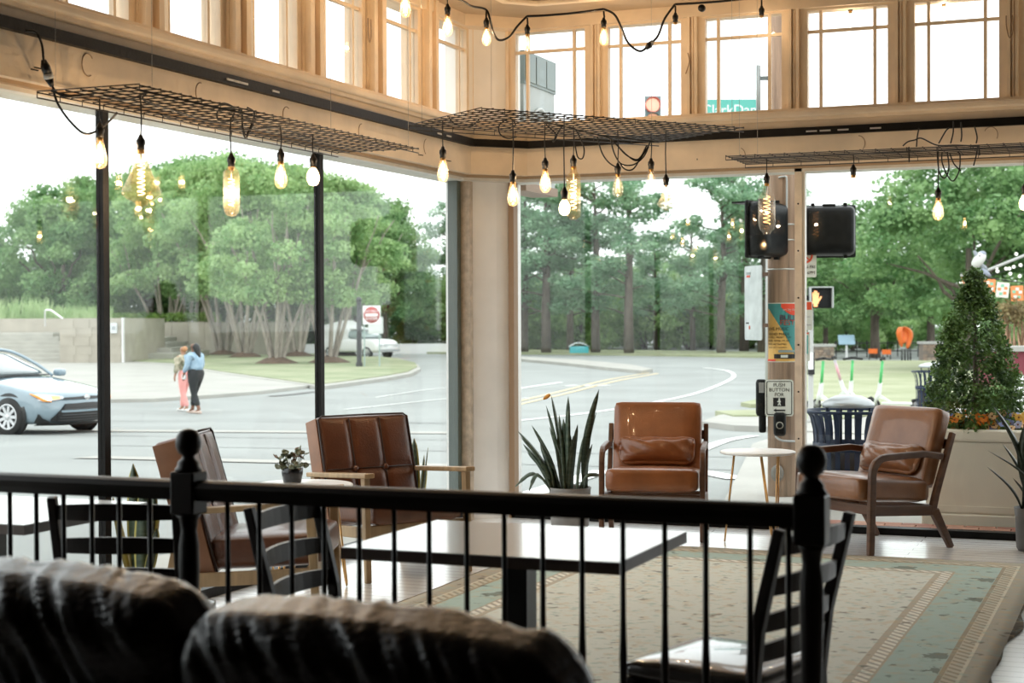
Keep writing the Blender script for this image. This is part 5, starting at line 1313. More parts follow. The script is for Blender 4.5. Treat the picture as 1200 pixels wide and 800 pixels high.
def pansy_mesh(mt):
    m = MB()
    for k in range(5):
        a = k*1.2566+.3; c, s = math.cos(a), math.sin(a)
        ring = [(c*.013+.0125*math.cos(q), s*.013+.0125*math.sin(q), .003*math.cos(2*q)+.001*k) for q in [j*.785 for j in range(8)]]
        m.add([(c*.004, s*.004, .002)]+ring, [(0, j+1, (j+1) % 8+1) for j in range(8)], True)
    return m.mesh('flower', mt)
PM = {n: pansy_mesh(mt) for n, mt in PET.items()}
CENM = MB().ball((0, 0, .004), (.006, .006, .003), 8, 4).mesh('flower_centre', PCEN)
PFOL = M_leaf('pansy_leaf', '#3c5a2a', '#83a052', .3, 12.0)
rn = random.Random(21)
for i, (px, col, lab) in enumerate(((1088, ('lilac', 'white', 'blue'), 'pale blue and white pansies at the end of the planter near the bin'), (1113, ('blue', 'yellow', 'orange'), 'mixed blue and yellow pansies next to the pale blue clump'),
                             (1130, ('orange', 'yellow', 'orange'), 'orange pansies in front of the clipped cone shrub'), (1150, ('orange', 'yellow', 'peach'), 'orange and peach pansies beside the blue pair'), (1168, ('blue', 'orange', 'blue'), 'clump with two blue pansies standing tall'),
                             (1186, ('yellow', 'peach', 'lilac'), 'yellow and lilac pansies behind the dark snake plant'), (1206, ('lilac', 'yellow', 'white'), 'lilac and white pansies at the far end of the view'))):
    c = YP(px, 495, 11.30)
    t = thing('pansy_plant', lab, 'flowers', (c[0], 11.30, .615))
    cl = [(rn.uniform(-.07, .07), rn.uniform(-.09, .16), rn.uniform(0, .06), .06, .06, .045, 70) for _ in range(9)]
    fo = OB('foliage', leaves_mesh('foliage', cl, .028, PFOL, 200+i), t); fo['kind'] = 'stuff'
    for j in range(15):
        fl2 = OB('flower', PM[col[j % 3]], t, (rn.uniform(-.095, .095), rn.uniform(-.14, .05), rn.uniform(.035, .135)), (R(60)+rn.uniform(-.4, .4), rn.uniform(-.4, .4), PRZ+rn.uniform(-.6, .6)))
        fl2.scale = (1.0+.25*rn.random(),)*3; OB('flower_centre', CENM, fl2)

GREEN = M('lime_green', (.09, .50, .16), .4); WHP = M('white_plastic', (.72, .74, .72), .4); TYRE = M('rubber_black', (.012, .012, .012), .7)
def scooter(px, py, yaw, label, stemc, lean=0.0, hgt=1.17):
    p = GP(px, py)
    t = thing('kick_scooter', label, 'scooter', (p[0], p[1], p[2]+.08), YAW+yaw, 'kick scooters parked on the lawn edge'); t.rotation_euler[1] = lean
    # local: rides towards -x, wheels along x
    for x in (-.42, .50):
        w = MB().tube([(x+.105*math.cos(a*.393), 0, .125+.105*math.sin(a*.393)) for a in range(16)], .026, 8, closed=True).build('wheel', TYRE, t)
        h = MB().lathe([(.08, -.02), (.08, .02)], 16); h.xf(TR(x, 0, .125, rx=R(90))); h.build('hub', M('hub_grey', (.25, .25, .25), .4), w)
    MB().box(-.25, .42, -.085, .085, .13, .19, .02).build('deck', WHP, t)
    MB().tube([(-.42, 0, .13), (-.36, 0, .30), (-.32, 0, .42)], [.035, .05, .05], 10).build('front_fork', WHP, t)
    m = MB().loft([[(-.33+a*.05, b*.035, .30) for a, b in ((-1, -1), (1, -1), (1, 1), (-1, 1))], [(-.29+a*.042, b*.03, .62) for a, b in ((-1, -1), (1, -1), (1, 1), (-1, 1))]], smooth=False)
    m.add([(-.30, -.03, .36), (-.30, .03, .36), (-.02, .05, .18), (-.02, -.05, .18), (-.33, -.03, .28), (-.33, .03, .28)], [(0, 1, 2, 3), (4, 3, 2, 5), (0, 3, 4), (1, 5, 2)]); m.build('battery_housing', WHP, t)
    MB().tube([(-.29, 0, .60), (-.24, 0, hgt-.06)], .034, 10).build('stem', stemc, t)
    hb = MB().tube([(-.235, -.27, hgt-.03), (-.23, 0, hgt), (-.235, .27, hgt-.03)], .028, 8).build('handlebar', TYRE, t)
    MB().box(-.27, -.18, -.05, .05, hgt-.03, hgt+.03, .012).build('display', TYRE, hb)
    MB().tube([(.62, 0, .20), (.52, 0, .255), (.40, 0, .22)], .03, 8).build('rear_fender', TYRE, t)
    return t
scooter(975, 485, R(-48), 'green stemmed kick scooter standing nearest the wooden pole', GREEN)
scooter(976, 482, R(160), 'grey and pink stemmed kick scooter leaning the other way', M('pastel_stem', (.45, .52, .55), .4, col2=(.75, .35, .40), vscale=2.5), R(10))
scooter(1006, 481, R(-68), 'green stemmed kick scooter behind the domed bin lid', GREEN)
scooter(1047, 485, R(-22), 'green stemmed kick scooter with its back wheel towards the path', GREEN)

# bunting, wire lights and bird ornament
def p34(px, py, s=33): x, y = st(s, (px-600)/F_PX*s); return Vector((x, y, HZ(py, s)))
q = p34(1127, 470); t = thing('bunting_string', 'string of orange and white fiesta flags above the planter', 'bunting', (0, 0, 0))
MB().tube([p34(1126, 322), p34(1160, 328), p34(1200, 334), p34(1260, 334)], .012, 5).build('cord', BLK, t)
FW = M('flag_white', (.82, .78, .70), .7); FO = M('flag_orange', (.85, .28, .10), .7); FG = M('flag_green', (.25, .55, .38), .7)
for i, (px, py, tl_) in enumerate(((1135, 331, -.15), (1147, 332, .1), (1159, 338, .05), (1175, 342, .1), (1192, 346, -.05), (1209, 347, .08))):
    hw, hh = 7.4, 8.8; k = 33/F_PX; c = p34(px, py)
    f = thing('flag', None, None, c, YAW); f.parent = t; f.rotation_euler[1] = tl_
    MB().box(-hw*k, hw*k, -.004, .004, -hh*k, hh*k).build('cloth', FW if i % 2 else FO, f)
    for j in range(5):
        a = j*1.256+i; MB().box(-.035, .035, -.007, -.003, -.03, .03).build('print', (FO if i % 2 else FW, FG, FO if i % 2 else FW)[j % 3], f, (math.cos(a)*.07, 0, math.sin(a)*.09))
t = thing('cable', 'pale thick cable slanting above the fiesta flags', 'cable'); MB().tube([p34(1126, 325), p34(1152, 321), p34(1200, 302), p34(1290, 268)], .03, 6).build('strand', M('cable_pale', (.45, .45, .43), .6), t)
t = thing('festoon_lights', 'string of tiny white bulbs hanging below the pale cable', 'string lights')
MB().tube([p34(1140, 332, 34), p34(1170, 322, 34), p34(1205, 312, 34), p34(1260, 300, 34)], .008, 4).build('cord', BLK, t)
for px, py in ((1168, 316), (1169, 320), (1179, 317), (1183, 317), (1184, 323), (1188, 315), (1196, 313), (1195, 326), (1191, 300), (1204, 318), (1126, 334)):
    MB().ball((0, 0, 0), .035, 8, 6).build('bulb', M_emit('tiny_white_bulb', (1, .97, .9), 1.5) if 'tiny_white_bulb' not in MATS else MATS['tiny_white_bulb'], t, p34(px, py, 34))
c = p34(1152, 318); t = thing('bird_ornament', 'grey and white bird perched on the pale cable', 'bird', c, YAW)
k = 33/F_PX
def bp(px, py, y=0): return ((px-1152)*k, y, -(py-318)*k)
MB().tube([bp(1141.5, 296), bp(1145, 302), bp(1149, 312), bp(1154, 316), bp(1158, 320)], [.03, .05, .05, .05, .02], 8).build('wing', M('bird_grey', (.28, .30, .33), .6), t)
bm_ = MB().tube([bp(1140, 314), bp(1143, 312), bp(1147, 307), bp(1151, 302), bp(1154.5, 300.5)], [.045, .10, .115, .105, .05], 12).build('body', M('bird_white', (.62, .62, .58), .6), t)
MB().ball(bp(1151, 299.5), (.085, .08, .06), 12, 8).build('crown', M('bird_blue_grey', (.30, .33, .40), .6), t)
MB().tube([bp(1154, 304), bp(1158.5, 311)], [.03, .006], 8).build('beak', BLK, t)
MB().ball(bp(1146.5, 302, -.1), .016, 8, 6).build('eye', BLK, t)
MB().tube([bp(1150, 318), bp(1156, 323), bp(1161, 326)], [.06, .07, .02], 8).build('tail', MATS['bird_blue_grey'], t)
# maroon wall with reeds
t = thing('maroon_planter_wall', 'maroon wall with a pale stone cap behind the clipped shrub', 'wall')
slab('wall_face', 1160, 1290, 30, 31, gz(*st(30, 9)), HZ(414, 30), M('maroon_paint', (.20, .035, .05), .7), t)
slab('cap', 1157, 1292, 29.9, 31.1, HZ(414, 30), HZ(408.5, 30), CONC, t)
t = thing('dry_reeds', 'clump of dry brown reeds behind the maroon wall', 'reeds')
rn = random.Random(5); REED = M('dry_reed', (.38, .24, .15), .8, var=.25, vscale=3)
for i in range(46):
    px = rn.uniform(1164, 1215); MB().tube([p34(px, 412, 32+rn.random()), p34(px+rn.uniform(-4, 4), rn.uniform(368, 392), 32.5)], [.022, .012], 5).build('reed', REED, t)
cl = [(*p34(px, py, 32.6), .35, .35, .2, 260) for px, py in ((1172, 366), (1186, 362), (1200, 366), (1180, 372), (1195, 374), (1212, 364))]
fo = OB('seed_heads', leaves_mesh('seed_heads', cl, .07, M_leaf('reed_head', '#7a6a48', '#a39468', .3, 2.0), 77), t); fo['kind'] = 'stuff'
t = thing('round_shrub', 'rounded green shrub at the foot of the maroon wall', 'shrub', GS(1196, 27))
cl = [(rn.uniform(-.6, .6), rn.uniform(-.4, .4), rn.uniform(.2, .8), .3, .3, .25, 320) for _ in range(16)]
fo = OB('foliage', leaves_mesh('foliage', cl, .06, LEAF_O, 78), t); fo['kind'] = 'stuff'
for k in range(3): limb((0, 0, 0), (rn.uniform(-.4, .4), rn.uniform(-.3, .3), .7), .03, .01, .05, rn).build('stem', BARK_D, t)
q = GS(1200, 20); t = thing('white_bollard', 'short square white post behind the dark snake plant', 'post', q, YAW)
MB().box(-.09, .09, -.09, .09, 0, HZ(448, 20)-q[2]).build('shaft', WHITEM, t); MB().box(-.12, .12, -.12, .12, HZ(448, 20)-q[2], HZ(443, 20)-q[2]).build('cap', WHITEM, t)
# ---------------------------------------------------------------- hanging racks, bulbs and cables
RACKM = M('dark_wire', (.045, .042, .038), .4, metal=.5)
def wire_rack(name_label, corners, z, n_long, n_cross):
    """flat wire grid hung level; corners near-left, far-left ... as x,y in order round the panel"""
    a, b, c, d = [Vector((x, y, 0)) for x, y in corners]
    cen = (a+b+c+d)/4; t = thing('wire_rack', name_label, 'wire rack', (cen.x, cen.y, z), 0, 'hanging wire racks')
    ex, ey = (b-a+c-d)/2, (d-a+c-b)/2          # ex along the length, ey across
    L, W = ex.length, ey.length; ux, uy = ex.normalized(), ey.normalized()
    longm = MB().tube([(ux*-L/2)[:], (ux*L/2)[:]], .0032, 6).mesh('wire', RACKM); crossm = MB().tube([(uy*-W/2)[:], (uy*W/2)[:]], .0028, 6).mesh('wire', RACKM)
    for i in range(n_long):
        o = uy*(-W/2+W*i/(n_long-1)); OB('wire', longm, t, (o.x, o.y, 0))
    for i in range(n_cross):
        o = ux*(-L/2+L*i/(n_cross-1)); OB('wire', crossm, t, (o.x, o.y, .005))
    for sy in (-1, 1):
        o = uy*sy*W/2; OB('edge_wire', longm, t, (o.x, o.y, -.022))
        for i in range(0, n_cross, 2):
            q = o+ux*(-L/2+L*i/(n_cross-1)); MB().tube([(q.x, q.y, -.022), (q.x, q.y, .004)], .0022, 5).build('edge_tie', RACKM, t)
    for sx in (-.92, .92):
        for sy in (-.95, .95):
            q = ux*sx*L/2+uy*sy*W/2; MB().tube([(q.x, q.y, 0), (q.x, q.y, 4.0-z)], .0011, 4).build('hanger_wire', M('thin_steel', (.45, .44, .42), .4), t)
    return t
ZA, ZB, ZCR = 2.36, 2.50, 2.40
wire_rack('long wire rack hanging along the left glass wall', [(-3.815, 5.42), (-3.815, 8.06), (-4.325, 8.06), (-4.325, 5.42)], ZA, 8, 36)
wire_rack('wire rack hung across the corner before the column', [(-3.235, 7.60), (-2.185, 8.99), (-2.85, 9.50), (-3.895, 8.11)], ZB, 12, 26)
wire_rack('wire rack hanging along the far glass wall before the pole', [(-2.43, 9.55), (-.35, 9.52), (-.35, 10.08), (-2.45, 10.08)], ZCR, 8, 24)

BGLASS = M_glass('amber_bulb_glass', (.98, .93, .84), .05, .05, (1, .78, .48)); CGLASS = M_glass('clear_bulb_glass', (.97, .97, .95), .05, .03, (1, .85, .6))
FGLASS = M_glass('frosted_bulb_glass', (.95, .93, .88), .04, .55, (1, .86, .66))
AGLASS = M_glass('faint_amber_glass', (.96, .88, .72), .06, .012, (1, .8, .5))
FIL = M_emit('warm_filament', (1.0, .56, .24), 22.0); FIL_SP = M_emit('spiral_filament', (1.0, .60, .27), 7.0); FIL_DIM = M_emit('dim_filament', (1.0, .45, .16), 3.5)
BRASS = M('lamp_brass', (.48, .28, .10), .35, metal=.9); SOCK = M('black_socket', (.010, .009, .008), .4)
SHAPES = {  # radius, depth below the socket
 'st': [(.013, 0), (.0145, -.014), (.020, -.04), (.028, -.075), (.0315, -.098), (.029, -.118), (.019, -.133), (.004, -.139)],
 'globe': [(.013, 0), (.016, -.015), (.027, -.035), (.033, -.058), (.031, -.080), (.021, -.097), (.004, -.103)],
 'diamond': [(.015, 0), (.020, -.03), (.050, -.115), (.084, -.185), (.080, -.198), (.060, -.215), (.026, -.232), (.020, -.242), (.004, -.248)],
 'tube': [(.014, 0), (.022, -.012), (.036, -.030), (.038, -.05), (.038, -.195), (.033, -.220), (.018, -.235), (.004, -.238)],
 'capsule': [(.014, 0), (.024, -.01), (.026, -.055), (.034, -.068), (.049, -.085), (.052, -.11), (.052, -.255), (.044, -.285), (.026, -.305), (.022, -.318), (.004, -.320)],
 'necktube': [(.014, 0), (.019, -.01), (.020, -.035), (.034, -.050), (.040, -.065), (.040, -.27), (.036, -.292), (.012, -.305), (.004, -.306)]}
SHM = {}
def bulb_meshes(kind, glass):
    if (kind, glass) in SHM: return SHM[(kind, glass)]
    prof = SHAPES[kind]; g_ = MB().lathe(prof, 20).mesh('glass_bulb', glass)
    zt, zb = prof[0][1], prof[-1][1]; L = -zb; f = MB()
    r_ = {'st': .011, 'globe': .010, 'diamond': .015, 'tube': .014, 'capsule': .020, 'necktube': .016}[kind]
    za, ze = -L*.26, -L*.80
    if kind in ('st', 'globe'):
        pts = []
        for k in range(6):
            a = k*math.pi/3
            pts += [(r_*.6*math.cos(a), r_*.6*math.sin(a), za), (r_*1.15*math.cos(a+.5), r_*1.15*math.sin(a+.5), ze)]
        f.tube(pts, .0017, 5)
    else:
        n = 84; pts = [(r_*math.cos(k*.55), r_*math.sin(k*.55), za+(ze-za)*k/n) for k in range(n+1)]
        f.tube(pts, .0016, 4)
    s_ = MB().lathe([(.004, .060), (.008, .056), (.012, .044), (.019, .036), (.0195, .020), (.016, .012), (.0165, -.004), (.010, -.006)], 14).mesh('socket', SOCK)
    b_ = MB().lathe([(.0135, -.003), (.0145, -.006), (.0145, -.018), (.0135, -.021)], 14, cap=False).mesh('brass_cap', BRASS)
    st_ = MB().tube([(0, 0, 0), (0, 0, za)], [.004, .0025], 6).mesh('stem', M('stem_glass', (.5, .45, .38), .3))
    SHM[(kind, glass)] = (g_, f, s_, b_, st_); return SHM[(kind, glass)]
KW = {'st': 1.0, 'globe': 1.2, 'diamond': 1.3, 'tube': 1.4, 'capsule': .7, 'necktube': 1.4}
def hang_bulb(kind, pos, ztop, label, group, glass=None, dim=False, sc=1.0, cord_r=.0035, lit=1.0):
    """pos: point where the socket meets the glass; ztop: height the cord hangs from"""
    gl = glass or BGLASS; g_, f, s_, b_, st_ = bulb_meshes(kind, gl)
    t = thing('pendant_bulb', label, 'light bulb', pos, random.uniform(0, 6), group)
    o = OB('glass_bulb', g_, t); o.scale = (sc,)*3
    fo_ = OB('filament', f.mesh('filament', FIL_DIM if dim else (FIL if kind in ('st', 'globe') else FIL_SP)), o); OB('stem', st_, o)
    OB('brass_cap', b_, t).scale = (sc,)*3; so = OB('socket', s_, t, (0, 0, .0))
    if ztop > pos[2]+.06: MB().tube([(0, 0, .055), (.004, 0, (ztop-pos[2])*.6), (0, 0, ztop-pos[2])], cord_r, 6).build('cord', SOCK, t)
    L_ = bpy.data.lights.new('bulb_light', 'POINT'); L_.energy = BULB_W*KW[kind]*lit*(.25 if dim else 1); L_.color = (1.0, .73, .47); L_.shadow_soft_size = .012
    lo = bpy.data.objects.new('bulb_light', L_); COL.objects.link(lo); lo.parent = t; lo.location = (0, 0, SHAPES[kind][-1][1]*.55*sc)
    return t
GA, GB, GC, GS_ = 'bulbs below the left wire rack', 'bulbs below the corner wire rack', 'bulbs below the far wire rack', 'festoon bulbs along the header'
def A(px, py, x=-4.07): return XP(px, py, x)
hang_bulb('st', A(117, 160, -4.20), ZA, 'teardrop filament bulb in front of the black mullion', GA)
hang_bulb('diamond', A(165, 174, -4.0), ZA, 'large diamond shaped filament bulb under the left rack', GA, AGLASS, lit=.7)
hang_bulb('tube', A(271, 194, -4.02), ZA, 'amber tube filament bulb under the left rack', GA)
hang_bulb('st', A(329, 188, -4.0), ZA, 'teardrop bulb in a keyed socket beside the tube bulb', GA)
hang_bulb('globe', A(367, 194, -4.0), ZA, 'round glowing bulb beside the second black mullion', GA, FGLASS)
def Bp(px, py, d): return DP(px, py, d)
def onB(px):      # depth of the corner rack's middle line in column px
    a = np.array([-3.56, 7.86]); b = np.array([-2.52, 9.25]); best = None
    for k in np.linspace(0, 1, 200):
        q = a+(b-a)*k; v = np.array([q[0], q[1], 0])-EYE; v[2] = 0; s = S_of(q[0], q[1]); u = (q[0]*math.cos(YAW)+q[1]*math.sin(YAW))/s*F_PX+600
        if best is None or abs(u-px) < best[0]: best = (abs(u-px), s)
    return best[1]
hang_bulb('st', Bp(519, 184, 8.75), ZB, 'teardrop filament bulb beside the left end of the corner rack', GB)
hang_bulb('st', Bp(601, 212, 8.7), ZB, 'teardrop filament bulb hanging in front of the cream column', GB)
hang_bulb('st', Bp(639, 197, 8.9), ZB, 'teardrop filament bulb between column and long tube bulb', GB)
hang_bulb('necktube', Bp(672, 194, 9.0), ZB, 'long necked tube bulb with an upright filament', GB, AGLASS)
hang_bulb('globe', Bp(661.5, 232, 8.6), ZB, 'frosted white bulb hanging lowest by the long tube bulb', GB, FGLASS, sc=.9)
hang_bulb('st', Bp(724, 203, 9.2), ZB, 'clear bulb tangled in the looped black cables', GB, CGLASS, dim=True)
hang_bulb('st', Bp(763, 197, 9.4), ZB, 'clear bulb right of the looped black cables', GB, CGLASS, dim=True)
hang_bulb('diamond', Bp(780.5, 216, 9.3), ZB, 'wide clear bulb with a bare spiral filament', GB, CGLASS, dim=True, sc=.62)
hang_bulb('capsule', YP(898.5, 214, 9.7), ZCR, 'big clear capsule bulb hanging before the wooden pole', GC, CGLASS, dim=True)
hang_bulb('st', YP(1000, 204, 9.75), ZCR, 'clear bulb hanging above the black signal housing', GC, CGLASS, dim=True)
hang_bulb('st', YP(1099.5, 231, 9.75), ZCR, 'bright teardrop bulb on a long cord below the cable loops', GC)
hang_bulb('globe', YP(1201, 226, 9.8), ZCR, 'round bulb over the fiesta flags and the snake plant', GC, FGLASS)
hang_bulb('st', XP(475, -8, -3.98), 3.56, 'festoon bulb on the left header near the string loop', GS_)
hang_bulb('st', XP(524.5, 16, -3.98), 3.52, 'festoon bulb on the left header nearest the corner', GS_)
def fest(px, py, lab, d=10.42, dim=False):
    p = DP(px, py, d); hang_bulb('st', p, p[2]+.10, lab, GS_, CGLASS if dim else BGLASS, dim=dim, sc=.9, cord_r=.006)
fest(570, 31, 'festoon bulb in the corner below the header joint', 10.2)
fest(618, 39, 'pale festoon bulb before the first far clerestory window', 10.35, True); fest(707.5, 31, 'bright festoon bulb between the first two far windows'); fest(791.5, 25, 'festoon bulb above the traffic light window', dim=True)
fest(892.5, 17, 'festoon bulb before the green street sign window', dim=True); fest(996.5, 12, 'festoon bulb before the fourth far window', dim=True); fest(1106, 4, 'festoon bulb before the fifth far window')
# more of the same string on towards the room behind
for i, (x, y, z) in enumerate(((-3.98, 7.4, 3.3), (-3.98, 6.2, 3.3), (-3.98, 5.0, 3.3), (.2, 9.95, 3.3), (1.2, 9.95, 3.3))):
    hang_bulb('st', (x, y, z), 3.5, 'festoon bulb further along the header out of the corner', GS_)

def cable(name, label, parts, rad=.0055, mat=None, group=None):
    t = thing(name, label, 'cable', group=group)
    for pts in parts: MB().tube(spline(pts, 7), rad, 6).build('strand', mat or SOCK, t)
    return t
fc = cable('festoon_cable', 'black festoon cable swagged along the header with its bulbs', [
    [DP(460, -14, 9.6), DP(533, -2, 9.9), DP(552, 7, 10.1), DP(569, 11, 10.2), DP(574, 22, 10.2), DP(578, 38, 10.22), DP(585, 47, 10.25), DP(597, 43, 10.3), DP(606, 31, 10.33), DP(617.5, 19, 10.35)],
    [DP(617.5, 19, 10.35), DP(640, 18, 10.38), DP(675, 15, 10.4), DP(707.5, 10.5, 10.42)],
    [DP(707.5, 10.5, 10.42), DP(720, 17, 10.42), DP(728, 32, 10.42), DP(736, 50, 10.42), DP(750, 60, 10.42), DP(761, 52, 10.42), DP(771, 42, 10.42), DP(779, 22, 10.42), DP(791, 5, 10.42)],
    [DP(791, 5, 10.42), DP(840, 2, 10.42), DP(892, -3, 10.42), DP(996, -8, 10.42), DP(1106, -16, 10.42), DP(1220, -22, 10.42)]], .0075)
MB().tube([DP(757, 57, 10.42), DP(761, 53, 10.42), DP(765, 48, 10.42)], [.012, .022, .010], 8).build('plug_joint', SOCK, fc)
hk = MB().lathe([(.023, 0), (.024, .02), (.018, .03)], 14); p = YP(823, 10, 9.98); hk.xf(TR(p[0], p[1], p[2], rx=R(90))); tag(hk.build('header_knob', SOCK), 'small round black knob fixed to the header', 'knob')
pc_ = cable('power_cable', 'black power cable with a plug joint dropping from the track', [
    [XP(30, 36, -4.31), XP(42, 38, -4.29), XP(49, 52, -4.28), XP(51, 70, -4.28)], [XP(59, 96, -4.28), XP(66, 108, -4.27), XP(80, 113, -4.24), XP(110, 110, -4.18)],
    [XP(62, 104, -4.28), XP(68, 122, -4.27), XP(82, 142, -4.25), XP(98, 156, -4.22), XP(112, 154, -4.21), XP(128, 142, -4.15), XP(137, 132, -4.1)]], .0055)
m = MB().tube([XP(51, 70, -4.28), XP(53, 78, -4.28), XP(56, 86, -4.28)], [.010, .020, .019], 10); m.build('plug', SOCK, pc_)
MB().tube([XP(56, 86, -4.28), XP(57.5, 92, -4.28)], [.021, .021], 10).build('plug_collar', WHITEM, pc_)
MB().tube([XP(57.5, 92, -4.28), XP(61, 101, -4.28)], [.019, .009], 10).build('plug', SOCK, pc_)
rc = random.Random(12)
def tangle(px0, px1, py0, py1, n, fn, seed):
    r = random.Random(seed); P = []
    for i in range(n): P.append(fn(px0+(px1-px0)*i/(n-1)+r.uniform(-4, 4), py0+(py1-py0)*i/(n-1)+r.uniform(-4, 4)))
    return P
fa = lambda px, py: XP(px, py, -4.05)
cable('rack_cable', 'black cords lying tangled along the left rack', [
    [fa(122, 112), fa(150, 117), fa(172, 108), fa(168, 117), fa(200, 128), fa(240, 141), fa(271, 146)],
    [fa(188, 134), fa(215, 143), fa(252, 150), fa(290, 152), fa(325, 150), fa(365, 162)],
    [fa(250, 128), fa(262, 121), fa(275, 128), fa(268, 142), fa(255, 139), fa(258, 128), fa(282, 130), fa(284, 150), fa(288, 161), fa(296, 146), fa(298, 132), fa(290, 126)],
    [fa(283, 128), fa(284, 146), fa(288, 158), fa(293, 150), fa(298, 135)], [fa(271, 142), fa(290, 140), fa(310, 147), fa(329, 148)]], .0045)
fb = lambda px, py: DP(px, py, 8.9)
cable('rack_cable', 'black cords looped in a bundle below the corner rack', [
    [fb(526, 138), fb(535, 146), fb(553, 147), fb(562, 139)], [fb(592, 141), fb(585, 147), fb(586, 157), fb(595, 162), fb(606, 160)], [fb(590, 142), fb(598, 139), fb(604, 146), fb(596, 150)],
    [fb(640, 146), fb(652, 158), fb(648, 166), fb(656, 152), fb(660, 146)], [fb(675, 152), fb(684, 172), fb(683, 185), fb(677, 184), fb(674, 170)],
    [fb(700, 160), fb(705, 178), fb(713, 190), fb(724, 197)], [fb(716, 165), fb(720, 180), fb(728, 192), fb(742, 193), fb(754, 184), fb(760, 172)], [fb(722, 168), fb(732, 180), fb(745, 187), fb(752, 182), fb(758, 170)],
    [fb(724, 188), fb(732, 198), fb(742, 198), fb(751, 184), fb(757, 172)], [fb(700, 158), fb(715, 163), fb(735, 182), fb(747, 188), fb(757, 176), fb(762, 166)],
    [fb(625, 140), fb(660, 148), fb(700, 158), fb(740, 163), fb(768, 166)]], .0042)
fcx = lambda px, py: YP(px, py, 9.75)
cable('rack_cable', 'black cords and loops gathered on the far wire rack', [
    [fcx(1058, 171), fcx(1064, 166), fcx(1072, 164), fcx(1080, 162), fcx(1098, 170), fcx(1120, 170), fcx(1145, 171)],
    [fcx(1098, 172), fcx(1099, 190), fcx(1102, 205), fcx(1108, 208), fcx(1112, 196), fcx(1110, 178)], [fcx(1104, 178), fcx(1104, 190), fcx(1110, 205), fcx(1117, 212), fcx(1124, 200), fcx(1125, 182), fcx(1122, 178)],
    [fcx(1113, 180), fcx(1118, 192), fcx(1126, 200)], [fcx(1100, 168), fcx(1108, 154), fcx(1112, 150)], [fcx(1146, 170), fcx(1144, 182), fcx(1141, 194)], [fcx(1147, 170), fcx(1148, 182)],
    [fcx(1117, 142), fcx(1117, 155), fcx(1114, 168)], [fcx(1126, 143), fcx(1127, 158), fcx(1126, 166)], [fcx(1142, 148), fcx(1145, 160), fcx(1144, 168)], [fcx(1077, 150), fcx(1075, 160), fcx(1074, 172)], [fcx(1065, 172), fcx(1065.5, 190)]], .0042)
for px, py, w, lab in ((433, 22, 'L', 'thin string loop hanging on the left window casing'), (1183, 18, 'R', 'thin string loop hanging beside the fifth far window'), (806, 62, 'R', 'short cord hanging on the casing by the traffic light window')):
    p = XP(px, py, XL+.09) if w == 'L' else YP(px, py, YB-.08); k = .004*10
    f3 = (lambda u, v: (p[0], p[1]+u, p[2]+v)) if w == 'L' else (lambda u, v: (p[0]+u, p[1], p[2]+v))
    pts = [f3(-.02, .0), f3(-.018, -.07), f3(.0, -.14), f3(.02, -.10), f3(.018, 0)] if px != 806 else [f3(.0, .0), f3(.01, -.06), f3(-.015, -.14)]
    tag(MB().tube(spline(pts, 6), .004, 5).build('string_loop', M('loop_brown', (.33, .22, .13), .7)), lab, 'string')
# ---------------------------------------------------------------- vehicles
def car_shell(levels, k, pfront, nf=15, rear_k=.22):
    """body from stacked outlines; levels: (z, x_front, x_rear, half_width)"""
    rings = []
    for z, xf, xr_, w in levels:
        ring = []
        for i in range(nf):
            u = -1+2*i/(nf-1); u = math.copysign(abs(u)**.8, u); ring.append((xf-k*abs(u)**pfront, u*w, z))
        for i in range(1, 9): ring.append((xf-k+(xr_+rear_k-(xf-k))*i/9, w, z))
        for i in range(nf):
            u = 1-2*i/(nf-1); u = math.copysign(abs(u)**.8, u); ring.append((xr_+rear_k*abs(u)**3, u*w, z))
        for i in range(1, 9): ring.append((xr_+rear_k+((xf-k)-(xr_+rear_k))*i/9, -w, z))
        rings.append(ring)
    return MB().loft(rings)
def wheel(parent, x, y, side, r=.32, wd=.20, spokes=9):
    w = thing('wheel', None, None, (x, y, r)); w.parent = parent
    m = MB().lathe([(r*.66, -wd/2), (r*.93, -wd/2), (r, -wd*.36), (r, wd*.36), (r*.93, wd/2), (r*.66, wd/2)], 28, cap=False); m.xf(Matrix.Rotation(R(90), 4, 'X')); m.build('tyre', TYRE, w)
    m = MB().lathe([(r*.66, 0), (.001, .002)], 24, cap=False); m.xf(TR(0, side*wd*.05, 0, rx=R(90))); m.build('wheel_well_disc', M('brake_dark', (.03, .03, .032), .5), w)
    ri = MB().lathe([(r*.60, -.02), (r*.68, -.02), (r*.68, .02), (r*.60, .02), (r*.60, -.02)], 28, cap=False); ri.xf(TR(0, side*wd*.42, 0, rx=R(90))); ri.build('rim', ALLOY, w)
    for k in range(spokes):
        a = 2*math.pi*k/spokes; c, s = math.cos(a), math.sin(a)
        MB().bar((c*r*.10, side*wd*.40, s*r*.10), (c*r*.64, side*wd*.44, s*r*.64), .052, .02, (0, 1, 0)).build('spoke', ALLOY, w)
    h = MB().lathe([(.05, -.02), (.05, .02), (.03, .03)], 14); h.xf(TR(0, side*wd*.42, 0, rx=R(-90*side))); h.build('hub_cap', ALLOY, w)
ALLOY = M('alloy_silver', (.60, .61, .62), .35, metal=.4); CARB = M('blue_grey_car_paint', (.20, .27, .315), .22, coat=1.0); BLKP = M('black_trim', (.012, .013, .014), .4)
CGL = M('car_glass_pale', (.10, .13, .14), .05, coat=1.0, spec=.9); HLG = M('headlamp_chrome', (.55, .57, .58), .15, metal=.4); AMB = M('amber_reflector', (.85, .30, .04), .35); LITL = M_emit('lit_headlamp', (1, .9, .75), 3.0); LITA = M_emit('lit_turn_lamp', (1, .45, .15), 1.6)
pw = GP(12, 509); pf = GP(97, 504.5)
